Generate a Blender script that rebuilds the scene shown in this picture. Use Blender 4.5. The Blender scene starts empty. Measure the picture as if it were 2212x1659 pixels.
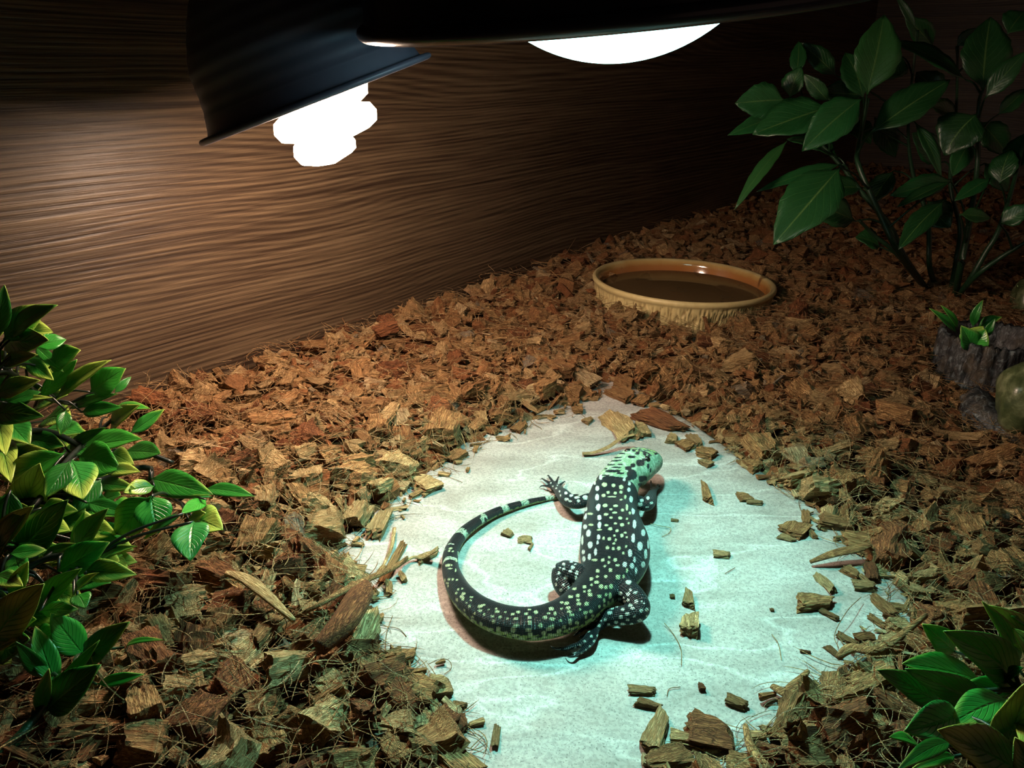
import bpy, bmesh, math, random
import numpy as np
from mathutils import Vector, Matrix
from mathutils.bvhtree import BVHTree
from mathutils import noise as mnoise

random.seed(7)
rng = np.random.default_rng(7)
SC = bpy.context.scene
COL = SC.collection
PI = math.pi

# ------------------------------------------------------------------ camera
F = 1700.0; CX = 1106.0; CY = 829.5
CAMH = 0.30; PITCH = math.radians(22.0)
cp, sp = math.cos(PITCH), math.sin(PITCH)
cam_d = bpy.data.cameras.new('camera')
cam = bpy.data.objects.new('camera', cam_d)
COL.objects.link(cam)
cam.location = (0, 0, CAMH)
cam.rotation_euler = (math.radians(90) - PITCH, 0, 0)
cam_d.sensor_width = 36.0
cam_d.lens = F / 2212.0 * 36.0
cam_d.clip_start = 0.01
cam_d.clip_end = 50
SC.camera = cam

# ------------------------------------------------------------------ world, view
w = bpy.data.worlds.new('world'); SC.world = w
w.use_nodes = True
w.node_tree.nodes['Background'].inputs[0].default_value = (1.0, 0.60, 0.44, 1)
w.node_tree.nodes['Background'].inputs[1].default_value = 0.10
SC.view_settings.view_transform = 'Standard'
SC.view_settings.look = 'None'
SC.view_settings.exposure = 0.0
SC.view_settings.gamma = 1.0
SC.view_settings.use_curve_mapping = False

CYAN = (0.32, 1.0, 0.88)
WARM = (1.0, 0.71, 0.52)
AIM = (-16, 9)       # how the beam is turned in its dome
SPOT_W = 8.0
BULB_L = 6.0      # radiance of the flood bulb's lens
CFL_L = 92.0       # radiance of the coiled tube

# ------------------------------------------------------------------ pixel helpers
CAMV = Vector((0, 0, CAMH))
def ray(px, py):
    x = (px - CX) / F; u = -(py - CY) / F
    return Vector((x, cp + u * sp, u * cp - sp))          # scaled so that t = depth along the axis
def at(px, py, depth):
    return CAMV + ray(px, py) * depth
def P(px, py, z=0.0):
    r = ray(px, py)
    return CAMV + r * ((z - CAMH) / r.z)
def depth_of(p):
    d = Vector(p) - CAMV
    return d.y * cp - d.z * sp
def project(V):
    V = np.asarray(V, float)
    dx = V[:, 0]; dy = V[:, 1]; dz = V[:, 2] - CAMH
    dep = dy * cp - dz * sp
    up = dy * sp + dz * cp
    return CX + F * dx / dep, CY - F * up / dep, dep

# ------------------------------------------------------------------ object helpers
def tag(o, label=None, cat=None, group=None, kind=None):
    if label: o['label'] = label
    if cat: o['category'] = cat
    if group: o['group'] = group
    if kind: o['kind'] = kind
    return o
def link(name, me, mat=None, parent=None):
    o = bpy.data.objects.new(name, me); COL.objects.link(o)
    if mat is not None and me is not None and not me.materials: me.materials.append(mat)
    if parent is not None: o.parent = parent
    return o
def mesh(name, V, Fc, smooth=True):
    me = bpy.data.meshes.new(name)
    me.from_pydata([tuple(v) for v in V], [], [tuple(f) for f in Fc])
    if smooth: me.polygons.foreach_set('use_smooth', [True] * len(me.polygons))
    me.update(); return me
def np_mesh(name, V, Fc, smooth=False):
    """fast mesh from numpy arrays, all faces of one size"""
    me = bpy.data.meshes.new(name)
    n = len(Fc); k = Fc.shape[1]
    me.vertices.add(len(V)); me.vertices.foreach_set('co', V.astype(np.float32).ravel())
    me.loops.add(n * k); me.loops.foreach_set('vertex_index', Fc.astype(np.int32).ravel())
    me.polygons.add(n)
    me.polygons.foreach_set('loop_start', np.arange(0, n * k, k, dtype=np.int32))
    me.polygons.foreach_set('loop_total', np.full(n, k, dtype=np.int32))
    me.update(calc_edges=True)
    me.polygons.foreach_set('use_smooth', np.full(n, smooth))
    return me
def empty(name, loc):
    o = bpy.data.objects.new(name, None); COL.objects.link(o); o.location = loc
    o.empty_display_size = 0.01
    return o
def keep(o, parent):
    """parent o under an unrotated, unscaled empty, keeping its world-space vertices"""
    o.parent = parent
    o.matrix_parent_inverse = Matrix.Translation(-Vector(parent.location))
    return o
def catmull(pts, step=None, n=None):
    pts = [np.array(p, float) for p in pts]
    P_ = [2 * pts[0] - pts[1]] + pts + [2 * pts[-1] - pts[-2]]
    out = []
    for i in range(1, len(P_) - 2):
        a, b, c, d = P_[i - 1:i + 3]
        L = np.linalg.norm((c - b)[:3])
        m = n if n else max(1, int(math.ceil(L / step)))
        for k in range(m):
            t = k / m
            out.append(0.5 * ((2 * b) + (c - a) * t + (2 * a - 5 * b + 4 * c - d) * t * t + (3 * b - a - 3 * c + d) * t ** 3))
    out.append(pts[-1])
    return np.array(out)
def loft(path, ns=20, flat_bottom=0.0):
    """path rows: x y z hw hh -> verts, faces (closed tube with caps)"""
    V = []; Fc = []
    n = len(path)
    for i in range(n):
        p = path[i][:3]
        T = path[min(i + 1, n - 1)][:3] - path[max(i - 1, 0)][:3]
        T = T / (np.linalg.norm(T) + 1e-12)
        S = np.cross(T, [0, 0, 1.0]); ln = np.linalg.norm(S)
        S = S / ln if ln > 1e-4 else np.array([1.0, 0, 0])
        U = np.cross(S, T)
        hw, hh = path[i][3], path[i][4]
        for k in range(ns):
            a = 2 * PI * k / ns
            V.append(p + S * hw * math.cos(a) + U * hh * math.sin(a))
    for i in range(n - 1):
        for k in range(ns):
            k2 = (k + 1) % ns
            Fc.append((i * ns + k, i * ns + k2, (i + 1) * ns + k2, (i + 1) * ns + k))
    V.append(path[0][:3]); V.append(path[-1][:3])
    a, b = n * ns, n * ns + 1
    for k in range(ns):
        k2 = (k + 1) % ns
        Fc.append((a, k2, k)); Fc.append((b, (n - 1) * ns + k, (n - 1) * ns + k2))
    return V, Fc
def tube(pts, radii, ns=8, step=0.004):
    pts = [tuple(p) for p in pts]
    if not hasattr(radii, '__len__'): radii = [radii] * len(pts)
    rows = [list(p) + [r, r] for p, r in zip(pts, radii)]
    return loft(catmull(rows, step=step), ns)
class MB:
    def __init__(s): s.V = []; s.F = []
    def add(s, vf):
        o = len(s.V); s.V += [tuple(v) for v in vf[0]]; s.F += [tuple(i + o for i in f) for f in vf[1]]
        return s
def lathe(prof, ns=96, disp=None):
    V = []; Fc = []
    for j, (r, z) in enumerate(prof):
        for k in range(ns):
            a = 2 * PI * k / ns
            rr, zz = (r, z) if disp is None else disp(j, a, r, z)
            V.append((rr * math.cos(a), rr * math.sin(a), zz))
    m = len(prof)
    for j in range(m - 1):
        for k in range(ns):
            k2 = (k + 1) % ns
            Fc.append((j * ns + k, j * ns + k2, (j + 1) * ns + k2, (j + 1) * ns + k))
    return V, Fc
def cap(vf, ns, first=False, last=False, m=None):
    V, Fc = list(vf[0]), list(vf[1]); m = len(V) // ns
    if first: Fc.append(tuple(range(ns))[::-1])
    if last: Fc.append(tuple(range((m - 1) * ns, m * ns)))
    return V, Fc
def frame_from(axis_down, loc, xhint):
    z = -Vector(axis_down).normalized()
    x = Vector(xhint); x = (x - z * x.dot(z)).normalized()
    y = z.cross(x)
    M = Matrix((x, y, z)).transposed().to_4x4(); M.translation = loc
    return M

# ------------------------------------------------------------------ node helpers
def new_mat(name):
    m = bpy.data.materials.new(name); m.use_nodes = True
    nt = m.node_tree; b = nt.nodes['Principled BSDF']
    return m, nt, b
def nd(nt, typ, **kw):
    n = nt.nodes.new(typ)
    for k, v in kw.items():
        if k.startswith('i_'):
            key = k[2:]
            key = int(key) if key.isdigit() else key.replace('_', ' ')
            n.inputs[key].default_value = v
        else: setattr(n, k, v)
    return n
def lk(nt, a, b): nt.links.new(a, b)
def ramp(nt, stops, fac=None, interp='LINEAR'):
    r = nt.nodes.new('ShaderNodeValToRGB'); cr = r.color_ramp; cr.interpolation = interp
    while len(cr.elements) < len(stops): cr.elements.new(0.5)
    for e, (p, c) in zip(cr.elements, stops):
        e.position = p; e.color = (c[0], c[1], c[2], 1) if hasattr(c, '__len__') else (c, c, c, 1)
    if fac is not None: lk(nt, fac, r.inputs[0])
    return r
def mapped(nt, src, scale, loc=(0, 0, 0)):
    m = nd(nt, 'ShaderNodeMapping'); m.inputs['Scale'].default_value = scale; m.inputs['Location'].default_value = loc
    lk(nt, src, m.inputs['Vector']); return m.outputs[0]
def noise(nt, vec, scale, detail=3, rough=0.55, dist=0.0):
    n = nd(nt, 'ShaderNodeTexNoise'); n.inputs['Scale'].default_value = scale
    n.inputs['Detail'].default_value = detail; n.inputs['Roughness'].default_value = rough
    n.inputs['Distortion'].default_value = dist
    lk(nt, vec, n.inputs['Vector']); return n.outputs['Fac']
def math_(nt, op, a, b=None, c=None):
    n = nd(nt, 'ShaderNodeMath', operation=op)
    for i, v in enumerate((a, b, c)):
        if v is None: continue
        if isinstance(v, (int, float)): n.inputs[i].default_value = v
        else: lk(nt, v, n.inputs[i])
    return n.outputs[0]
def mix(nt, fac, a, b, typ='MIX'):
    n = nd(nt, 'ShaderNodeMix', data_type='RGBA', blend_type=typ)
    for key, v in ((0, fac), (6, a), (7, b)):
        if isinstance(v, (int, float)): n.inputs[key].default_value = v
        elif isinstance(v, tuple): n.inputs[key].default_value = (*v[:3], 1)
        else: lk(nt, v, n.inputs[key])
    return n.outputs[2]
def bump(nt, b, h, strength=0.5, dist=0.001):
    n = nd(nt, 'ShaderNodeBump'); n.inputs['Strength'].default_value = strength
    n.inputs['Distance'].default_value = dist
    lk(nt, h, n.inputs['Height']); lk(nt, n.outputs[0], b.inputs['Normal'])
def coords(nt, which='Object'):
    return nd(nt, 'ShaderNodeTexCoord').outputs[which]
def attr(nt, name, out='Vector'):
    return nd(nt, 'ShaderNodeAttribute', attribute_name=name).outputs[out]
def spec(b, v):
    b.inputs['Specular IOR Level'].default_value = v

# ------------------------------------------------------------------ materials
def mat_wood(name, dark=1.0):
    m, nt, b = new_mat(name)
    co = coords(nt)                                   # x along the wall, z up
    warp = noise(nt, mapped(nt, co, (0.9, 1, 5.0)), 1.0, 2, 0.5, 0.4)
    warp2 = noise(nt, mapped(nt, co, (2.2, 1, 22)), 1.0, 2, 0.5)
    sx = nd(nt, 'ShaderNodeSeparateXYZ'); lk(nt, co, sx.inputs[0])
    ph = math_(nt, 'MULTIPLY', sx.outputs[2], 1250.0)
    ph = math_(nt, 'ADD', ph, math_(nt, 'MULTIPLY', warp, 150.0))
    ph = math_(nt, 'ADD', ph, math_(nt, 'MULTIPLY', warp2, 26.0))
    ring = math_(nt, 'MULTIPLY_ADD', math_(nt, 'SINE', ph), 0.5, 0.5)
    fine = noise(nt, mapped(nt, co, (14, 1, 900)), 1.0, 2, 0.6)
    fine2 = noise(nt, mapped(nt, co, (2.5, 1, 190)), 1.0, 3, 0.6)
    big = noise(nt, mapped(nt, co, (1.3, 1, 9)), 1.0, 3, 0.6)
    v = math_(nt, 'MULTIPLY', ring, 0.19)
    v = math_(nt, 'MULTIPLY_ADD', fine2, 0.86, v)
    v = math_(nt, 'MULTIPLY_ADD', fine, 0.55, v)
    v = math_(nt, 'MULTIPLY_ADD', big, 0.55, v)
    v = math_(nt, 'SUBTRACT', v, 0.60)
    d = dark
    r = ramp(nt, [(0.15, (0.020 * d, 0.0105 * d, 0.0065 * d)), (0.36, (0.052 * d, 0.032 * d, 0.019 * d)),
                  (0.55, (0.115 * d, 0.076 * d, 0.044 * d)), (0.85, (0.21 * d, 0.148 * d, 0.088 * d))], v)
    lk(nt, r.outputs[0], b.inputs['Base Color'])
    b.inputs['Roughness'].default_value = 0.42; spec(b, 0.35)
    bump(nt, b, v, 0.55, 0.0012)
    return m

HUSK = {'pale': ((0.62, 0.43, 0.21), (0.30, 0.17, 0.065)),
        'brown': ((0.47, 0.265, 0.108), (0.17, 0.07, 0.026)),
        'red': ((0.30, 0.118, 0.045), (0.09, 0.028, 0.012))}
def mat_husk(name, tone=None):
    """tone None: from the 'tone' attribute; otherwise one of HUSK"""
    m, nt, b = new_mat(name)
    lc = attr(nt, 'lc')
    streak = noise(nt, mapped(nt, lc, (120, 1500, 1500)), 1.0, 3, 0.65, 0.3)
    grain = noise(nt, lc, 900.0, 3, 0.65)
    patch = noise(nt, lc, 160.0, 2, 0.5)
    if tone is None:
        t = attr(nt, 'tone', 'Fac')
        A = ramp(nt, [(0.0, (0.14, 0.045, 0.018)), (0.22, (0.33, 0.135, 0.05)), (0.5, (0.46, 0.27, 0.112)),
                      (0.8, (0.56, 0.37, 0.17)), (0.97, (0.66, 0.50, 0.28)), (1.0, (0.30, 0.26, 0.19))], t).outputs[0]
        B = mix(nt, 0.72, A, (0.11, 0.036, 0.014))
    else:
        A = mix(nt, 0.0, HUSK[tone][0], HUSK[tone][0]); B = mix(nt, 0.0, HUSK[tone][1], HUSK[tone][1])
        oi = nd(nt, 'ShaderNodeObjectInfo')
        hs = nd(nt, 'ShaderNodeHueSaturation'); lk(nt, A, hs.inputs['Color'])
        mr = nd(nt, 'ShaderNodeMapRange'); mr.inputs[3].default_value = 0.72; mr.inputs[4].default_value = 1.25
        lk(nt, oi.outputs['Random'], mr.inputs[0]); lk(nt, mr.outputs[0], hs.inputs['Value'])
        A = hs.outputs[0]
    end = attr(nt, 'endf', 'Fac')
    s = math_(nt, 'MULTIPLY_ADD', streak, 4.6, -1.75)
    g = math_(nt, 'MULTIPLY_ADD', grain, 4.0, -1.5)
    n1 = nd(nt, 'ShaderNodeMix', data_type='FLOAT'); lk(nt, end, n1.inputs[0]); lk(nt, s, n1.inputs[2]); lk(nt, g, n1.inputs[3])
    f = nd(nt, 'ShaderNodeClamp'); lk(nt, n1.outputs[0], f.inputs[0])
    c = mix(nt, f.outputs[0], B, A)
    c = mix(nt, math_(nt, 'MULTIPLY', end, 0.45), c, (0.22, 0.085, 0.032))
    pr = ramp(nt, [(0.3, 0.72), (0.7, 1.12)], patch)
    c = mix(nt, 1.0, c, pr.outputs[0], 'MULTIPLY')
    lk(nt, c, b.inputs['Base Color'])
    b.inputs['Roughness'].default_value = 0.85; spec(b, 0.2)
    bump(nt, b, f.outputs[0], 1.0, 0.0008)
    return m
def mat_slab():
    m, nt, b = new_mat('pale stone tile')
    co = coords(nt)
    spk = noise(nt, co, 950.0, 2, 0.6)
    spk2 = noise(nt, mapped(nt, co, (1, 1, 1), (3, 5, 1)), 420.0, 3, 0.6)
    cloud = noise(nt, mapped(nt, co, (14, 34, 20)), 1.0, 4, 0.6, 0.5)
    vein = noise(nt, mapped(nt, co, (5, 16, 1), (2.2, 1.1, 0)), 1.0, 3, 0.5, 0.3)
    base = ramp(nt, [(0.3, (0.27, 0.245, 0.22)), (0.5, (0.37, 0.34, 0.315)), (0.7, (0.48, 0.46, 0.435))], cloud).outputs[0]
    va = math_(nt, 'ABSOLUTE', math_(nt, 'SUBTRACT', vein, 0.5))
    vr = ramp(nt, [(0.0, 0.4), (0.005, 0.25), (0.016, 0.0)], va)
    base = mix(nt, vr.outputs[0], base, (0.74, 0.74, 0.72))
    s1 = ramp(nt, [(0.33, 1.0), (0.42, 0.0)], spk)
    s2 = ramp(nt, [(0.40, 0.35), (0.55, 0.0)], spk2)
    dk = math_(nt, 'MAXIMUM', math_(nt, 'MULTIPLY', s1.outputs[0], 0.8), s2.outputs[0])
    c = mix(nt, dk, base, (0.10, 0.095, 0.09))
    lk(nt, c, b.inputs['Base Color'])
    b.inputs['Roughness'].default_value = 0.6; spec(b, 0.3)
    h = math_(nt, 'MULTIPLY_ADD', spk2, 0.5, spk)
    bump(nt, b, h, 0.35, 0.0006)
    return m
def mat_plain(name, col, rough=0.5, metal=0.0, sp_=0.5, nscale=None, namt=0.2, bstr=0.2, bdist=0.0005, coat=0.0):
    m, nt, b = new_mat(name)
    co = coords(nt)
    n = noise(nt, co, nscale or 60.0, 4, 0.6)
    r = ramp(nt, [(0.25, tuple(c * (1 - namt) for c in col)), (0.75, tuple(min(1, c * (1 + namt)) for c in col))], n)
    lk(nt, r.outputs[0], b.inputs['Base Color'])
    b.inputs['Roughness'].default_value = rough; b.inputs['Metallic'].default_value = metal; spec(b, sp_)
    b.inputs['Coat Weight'].default_value = coat
    if bstr: bump(nt, b, n, bstr, bdist)
    return m
def mat_emit(name, col, strength):
    m, nt, b = new_mat(name)
    b.inputs['Base Color'].default_value = (0.8, 0.8, 0.8, 1)
    b.inputs['Emission Color'].default_value = (*col, 1)
    b.inputs['Emission Strength'].default_value = strength
    b.inputs['Roughness'].default_value = 0.3
    return m
def mat_leaf(name, kind):
    """uv: u from stalk to tip, v across (0.5 = midrib)"""
    m, nt, b = new_mat(name)
    uv = nd(nt, 'ShaderNodeUVMap'); sx = nd(nt, 'ShaderNodeSeparateXYZ'); lk(nt, uv.outputs[0], sx.inputs[0])
    u, v = sx.outputs[0], sx.outputs[1]
    av = math_(nt, 'ABSOLUTE', math_(nt, 'SUBTRACT', v, 0.5))
    oi = nd(nt, 'ShaderNodeObjectInfo'); rnd = oi.outputs['Random']
    co = coords(nt)
    n = noise(nt, co, 45.0, 3, 0.55)
    fine = noise(nt, co, 300.0, 3, 0.6)
    # side veins slant forward from the midrib
    ph = math_(nt, 'SUBTRACT', math_(nt, 'MULTIPLY', u, 9.0), math_(nt, 'MULTIPLY', av, 7.0))
    fr = math_(nt, 'ABSOLUTE', math_(nt, 'SUBTRACT', math_(nt, 'FRACT', ph), 0.5))
    if kind == 'variegated':
        g = ramp(nt, [(0.0, (0.010, 0.10, 0.012)), (0.4, (0.018, 0.20, 0.018)), (0.75, (0.045, 0.34, 0.03)), (1.0, (0.03, 0.25, 0.05))], rnd).outputs[0]
        g = mix(nt, math_(nt, 'MULTIPLY', n, 0.5), g, (0.02, 0.22, 0.02))
        k = math_(nt, 'MULTIPLY_ADD', u, 1.0, math_(nt, 'MULTIPLY', n, 0.75))
        k = math_(nt, 'ADD', k, math_(nt, 'MULTIPLY', av, 0.9))
        k = math_(nt, 'ADD', k, math_(nt, 'MULTIPLY_ADD', math_(nt, 'FRACT', math_(nt, 'MULTIPLY', rnd, 7.13)), 0.95, -1.0))
        y = ramp(nt, [(0.62, 0.0), (1.0, 1.0)], math_(nt, 'MULTIPLY', k, 0.8))
        g = mix(nt, y.outputs[0], g, (0.42, 0.60, 0.10))
        mr = ramp(nt, [(0.0, 0.45), (0.03, 0.0)], av)
        c = mix(nt, mr.outputs[0], g, (0.10, 0.38, 0.06))
        veinh = ramp(nt, [(0.0, 0.0), (0.12, 1.0)], fr).outputs[0]
        h = math_(nt, 'ADD', veinh, math_(nt, 'MULTIPLY', ramp(nt, [(0.0, 0.0), (0.05, 1.0)], av).outputs[0], 1.5))
        bump(nt, b, h, 0.55, 0.0006)
        b.inputs['Roughness'].default_value = 0.33; spec(b, 0.5)
    elif kind == 'laurel':
        g = ramp(nt, [(0.0, (0.006, 0.035, 0.012)), (0.5, (0.008, 0.065, 0.018)), (0.85, (0.012, 0.11, 0.03)), (1.0, (0.035, 0.065, 0.012))], rnd).outputs[0]
        g = mix(nt, math_(nt, 'MULTIPLY', n, 0.4), g, (0.02, 0.07, 0.012))
        vr = ramp(nt, [(0.0, 0.65), (0.055, 0.0)], fr)
        c = mix(nt, vr.outputs[0], g, (0.04, 0.12, 0.03))
        mr = ramp(nt, [(0.0, 0.8), (0.012, 0.5), (0.025, 0.0)], av)
        c = mix(nt, mr.outputs[0], c, (0.10, 0.18, 0.05))
        h = math_(nt, 'ADD', ramp(nt, [(0.0, 0.0), (0.1, 1.0)], fr).outputs[0], math_(nt, 'MULTIPLY', fine, 1.2))
        bump(nt, b, h, 0.4, 0.0005)
        b.inputs['Roughness'].default_value = 0.36; spec(b, 0.5)
    lk(nt, c, b.inputs['Base Color'])
    b.inputs['Transmission Weight'].default_value = 0.0
    b.inputs['Subsurface Weight'].default_value = 0.0
    return m

M = {}
M['wood'] = mat_wood('brown wood grain laminate', 0.74)
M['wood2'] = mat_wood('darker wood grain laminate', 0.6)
M['husk'] = mat_husk('coconut husk mixed')
for k in HUSK: M['husk_' + k] = mat_husk('coconut husk ' + k, k)
M['slab'] = mat_slab()
M['dome'] = mat_plain('dark blue enamel', (0.10, 0.115, 0.19), 0.45, 0.2, 0.5, 40, 0.1, 0.05)
M['dome2'] = mat_plain('black gloss enamel', (0.016, 0.02, 0.032), 0.22, 0.2, 0.5, 40, 0.1, 0.0)
M['refl'] = mat_plain('bright aluminium reflector', (0.85, 0.86, 0.88), 0.3, 1.0, 0.5, 40, 0.05, 0.0)
M['ceram'] = mat_plain('white ceramic socket', (0.55, 0.55, 0.52), 0.4, 0, 0.5, 40, 0.05, 0.0)
M['flood'] = mat_emit('glowing flood lens', (0.45, 1.0, 0.92), BULB_L)
M['cfl'] = mat_emit('glowing coiled tube', WARM, CFL_L)
M['leaf'] = mat_leaf('variegated plastic leaf', 'variegated')
M['laurel'] = mat_leaf('dark laurel leaf', 'laurel')
M['stem'] = mat_plain('dark green plastic stem', (0.012, 0.045, 0.018), 0.4, 0, 0.5, 900, 0.5, 0.4)
M['black_stem'] = mat_plain('black green wire', (0.012, 0.02, 0.016), 0.3, 0, 0.5, 200, 0.3, 0.1)

# ------------------------------------------------------------------ the enclosure
A = P(330, 880, 0.022); B_ = P(1600, 430, 0.04)
WD = Vector((B_.x - A.x, B_.y - A.y, 0)).normalized()          # along the back wall
WN = Vector((WD.y, -WD.x, 0))                                   # into the room
W0 = Vector((A.x, A.y, 0))
def wall_dist(x, y): return (x - W0.x) * WN.x + (y - W0.y) * WN.y
def slab_box(name, x0, x1, y0, y1, z0, z1, M_, mat, nseg=1):
    bm = bmesh.new(); bmesh.ops.create_cube(bm, size=1)
    for v in bm.verts:
        v.co = Vector((x0 if v.co.x < 0 else x1, y0 if v.co.y < 0 else y1, z0 if v.co.z < 0 else z1))
    me = bpy.data.meshes.new(name); bm.to_mesh(me); bm.free()
    o = link(name, me, mat); o.matrix_world = M_; o['kind'] = 'structure'
    return o
MW = Matrix((WD, -WN, Vector((0, 0, 1)))).transposed().to_4x4(); MW.translation = W0     # local y points behind the wall
UL, UR, FRONT = -0.75, 2.15, -1.35
slab_box('wall_back', UL, UR, 0, 0.016, -0.03, 0.75, MW, M['wood'])
slab_box('wall_right', UR, UR + 0.016, FRONT, 0.016, -0.03, 0.75, MW, M['wood2'])
slab_box('wall_left', UL - 0.016, UL, FRONT, 0.016, -0.03, 0.75, MW, M['wood2'])
slab_box('floor', UL - 0.016, UR + 0.016, FRONT, 0.016, -0.046, -0.03, MW, M['wood2'])
slab_box('ceiling', UL - 0.016, UR + 0.016, FRONT, 0.016, 0.75, 0.766, MW, M['wood2'])

# ------------------------------------------------------------------ stone slab
slab_px = [(1325, 805), (1150, 868), (1030, 935), (905, 1030), (800, 1110), (700, 1185), (735, 1290), (775, 1375), (850, 1440),
           (930, 1510), (985, 1600), (1020, 1700), (1080, 1830), (1500, 1830), (1600, 1690), (1700, 1590), (1850, 1440), (1990, 1320),
           (1900, 1200), (1790, 1110), (1640, 1010), (1470, 895)]
slab_poly = np.array([P(x, y, 0)[:2] for x, y in slab_px])
vis_px = [(1320, 835), (1230, 880), (1150, 920), (1040, 960), (990, 1000), (905, 1050), (870, 1105), (800, 1150), (735, 1190), (770, 1235),
          (830, 1260), (790, 1330), (815, 1400), (870, 1430), (905, 1460), (940, 1500), (985, 1560), (1030, 1640), (1090, 1760), (1400, 1760), (1480, 1660),
          (1600, 1625), (1690, 1530), (1760, 1480), (1830, 1430), (1930, 1330), (1900, 1240), (1830, 1170), (1780, 1110), (1700, 1060),
          (1600, 990), (1540, 935), (1440, 890), (1400, 850)]
vis_poly = np.array([P(x, y, 0)[:2] for x, y in vis_px])
def poly_sd(X, Y, poly):
    """signed distance, positive outside"""
    X = np.asarray(X, float); Y = np.asarray(Y, float)
    d = np.full(X.shape, 1e9); inside = np.zeros(X.shape, bool)
    n = len(poly)
    for i in range(n):
        ax, ay = poly[i]; bx, by = poly[(i + 1) % n]
        ex, ey = bx - ax, by - ay
        t = np.clip(((X - ax) * ex + (Y - ay) * ey) / (ex * ex + ey * ey), 0, 1)
        d = np.minimum(d, np.hypot(X - ax - t * ex, Y - ay - t * ey))
        c = ((ay > Y) != (by > Y))
        with np.errstate(divide='ignore', invalid='ignore'):
            xi = (bx - ax) * (Y - ay) / (by - ay + 1e-12) + ax
        inside ^= c & (X < xi)
    return np.where(inside, -d, d)
def build_slab():
    poly = slab_poly.copy()
    # roughen the outline
    pts = []
    n = len(poly)
    for i in range(n):
        a, b2 = poly[i], poly[(i + 1) % n]
        for k in range(8):
            t = k / 8; p = a * (1 - t) + b2 * t
            o = mnoise.noise(Vector((p[0] * 40, p[1] * 40, 3))) * 0.004
            nn = np.array([-(b2 - a)[1], (b2 - a)[0]]); nn /= np.linalg.norm(nn)
            pts.append(p + nn * o)
    pts = np.array(pts); c = pts.mean(0)
    rings = 90; V = []; Fc = []
    m = len(pts)
    for j in range(rings + 1):
        f = j / rings
        for p in pts:
            q = c + (p - c) * f
            z = 0.0009 * (mnoise.fractal(Vector((q[0] * 22 + 3, q[1] * 60, 1)), 1.0, 2.0, 4)) - 0.0003
            if f > 0.97: z -= 0.0015 * (f - 0.97) / 0.03
            V.append((q[0], q[1], z))
    for j in range(rings):
        for k in range(m):
            k2 = (k + 1) % m
            Fc.append((j * m + k, j * m + k2, (j + 1) * m + k2, (j + 1) * m + k))
    base = len(V)
    for p in pts:
        q = c + (p - c) * 0.99
        V.append((q[0], q[1], -0.013))
    for k in range(m):
        k2 = (k + 1) % m
        Fc.append((rings * m + k, rings * m + k2, base + k2, base + k))
    Fc.append(tuple(base + k for k in range(m))[::-1])
    o = link('stone_slab', mesh('stone_slab', V, Fc), M['slab'])
    bmx = bmesh.new(); bmx.from_mesh(o.data); bmesh.ops.remove_doubles(bmx, verts=bmx.verts, dist=1e-6)
    bmesh.ops.recalc_face_normals(bmx, faces=bmx.faces); bmx.to_mesh(o.data); bmx.free()
    tag(o, 'pale grey speckled stone slab under the spotted lizard', 'stone slab')
build_slab()

# ------------------------------------------------------------------ husk bedding
DISH = P(1474, 601, 0.046); DISH_R = 0.1165
STUMP = P(2128, 800, 0.03)
def terrain(X, Y):
    X = np.asarray(X, float); Y = np.asarray(Y, float)
    sd = poly_sd(X, Y, vis_poly)
    wd = np.abs(wall_dist(X, Y))
    h = -0.011 + 0.017 * np.clip((sd + 0.004) / 0.03, 0, 1)
    h = h + 0.016 * np.clip(sd / 0.30, 0, 1)
    h = h + 0.012 * np.exp(-wd / 0.12) * np.clip(sd / 0.1, 0, 1)
    bumps = 0.0045 * (np.sin(X * 31 + 1.3) * np.sin(Y * 27 + .4) + 0.7 * np.sin(X * 63 + Y * 41)) * np.clip(sd / 0.06, 0, 1)
    h = h + bumps
    dd = np.hypot(X - DISH.x, Y - DISH.y)
    h = np.where(dd < DISH_R - 0.001, np.minimum(h, DISH.z - 0.044), h)       # the dish is bedded in a hollow
    return h
def th(x, y): return float(terrain(np.array([x]), np.array([y]))[0])

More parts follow.
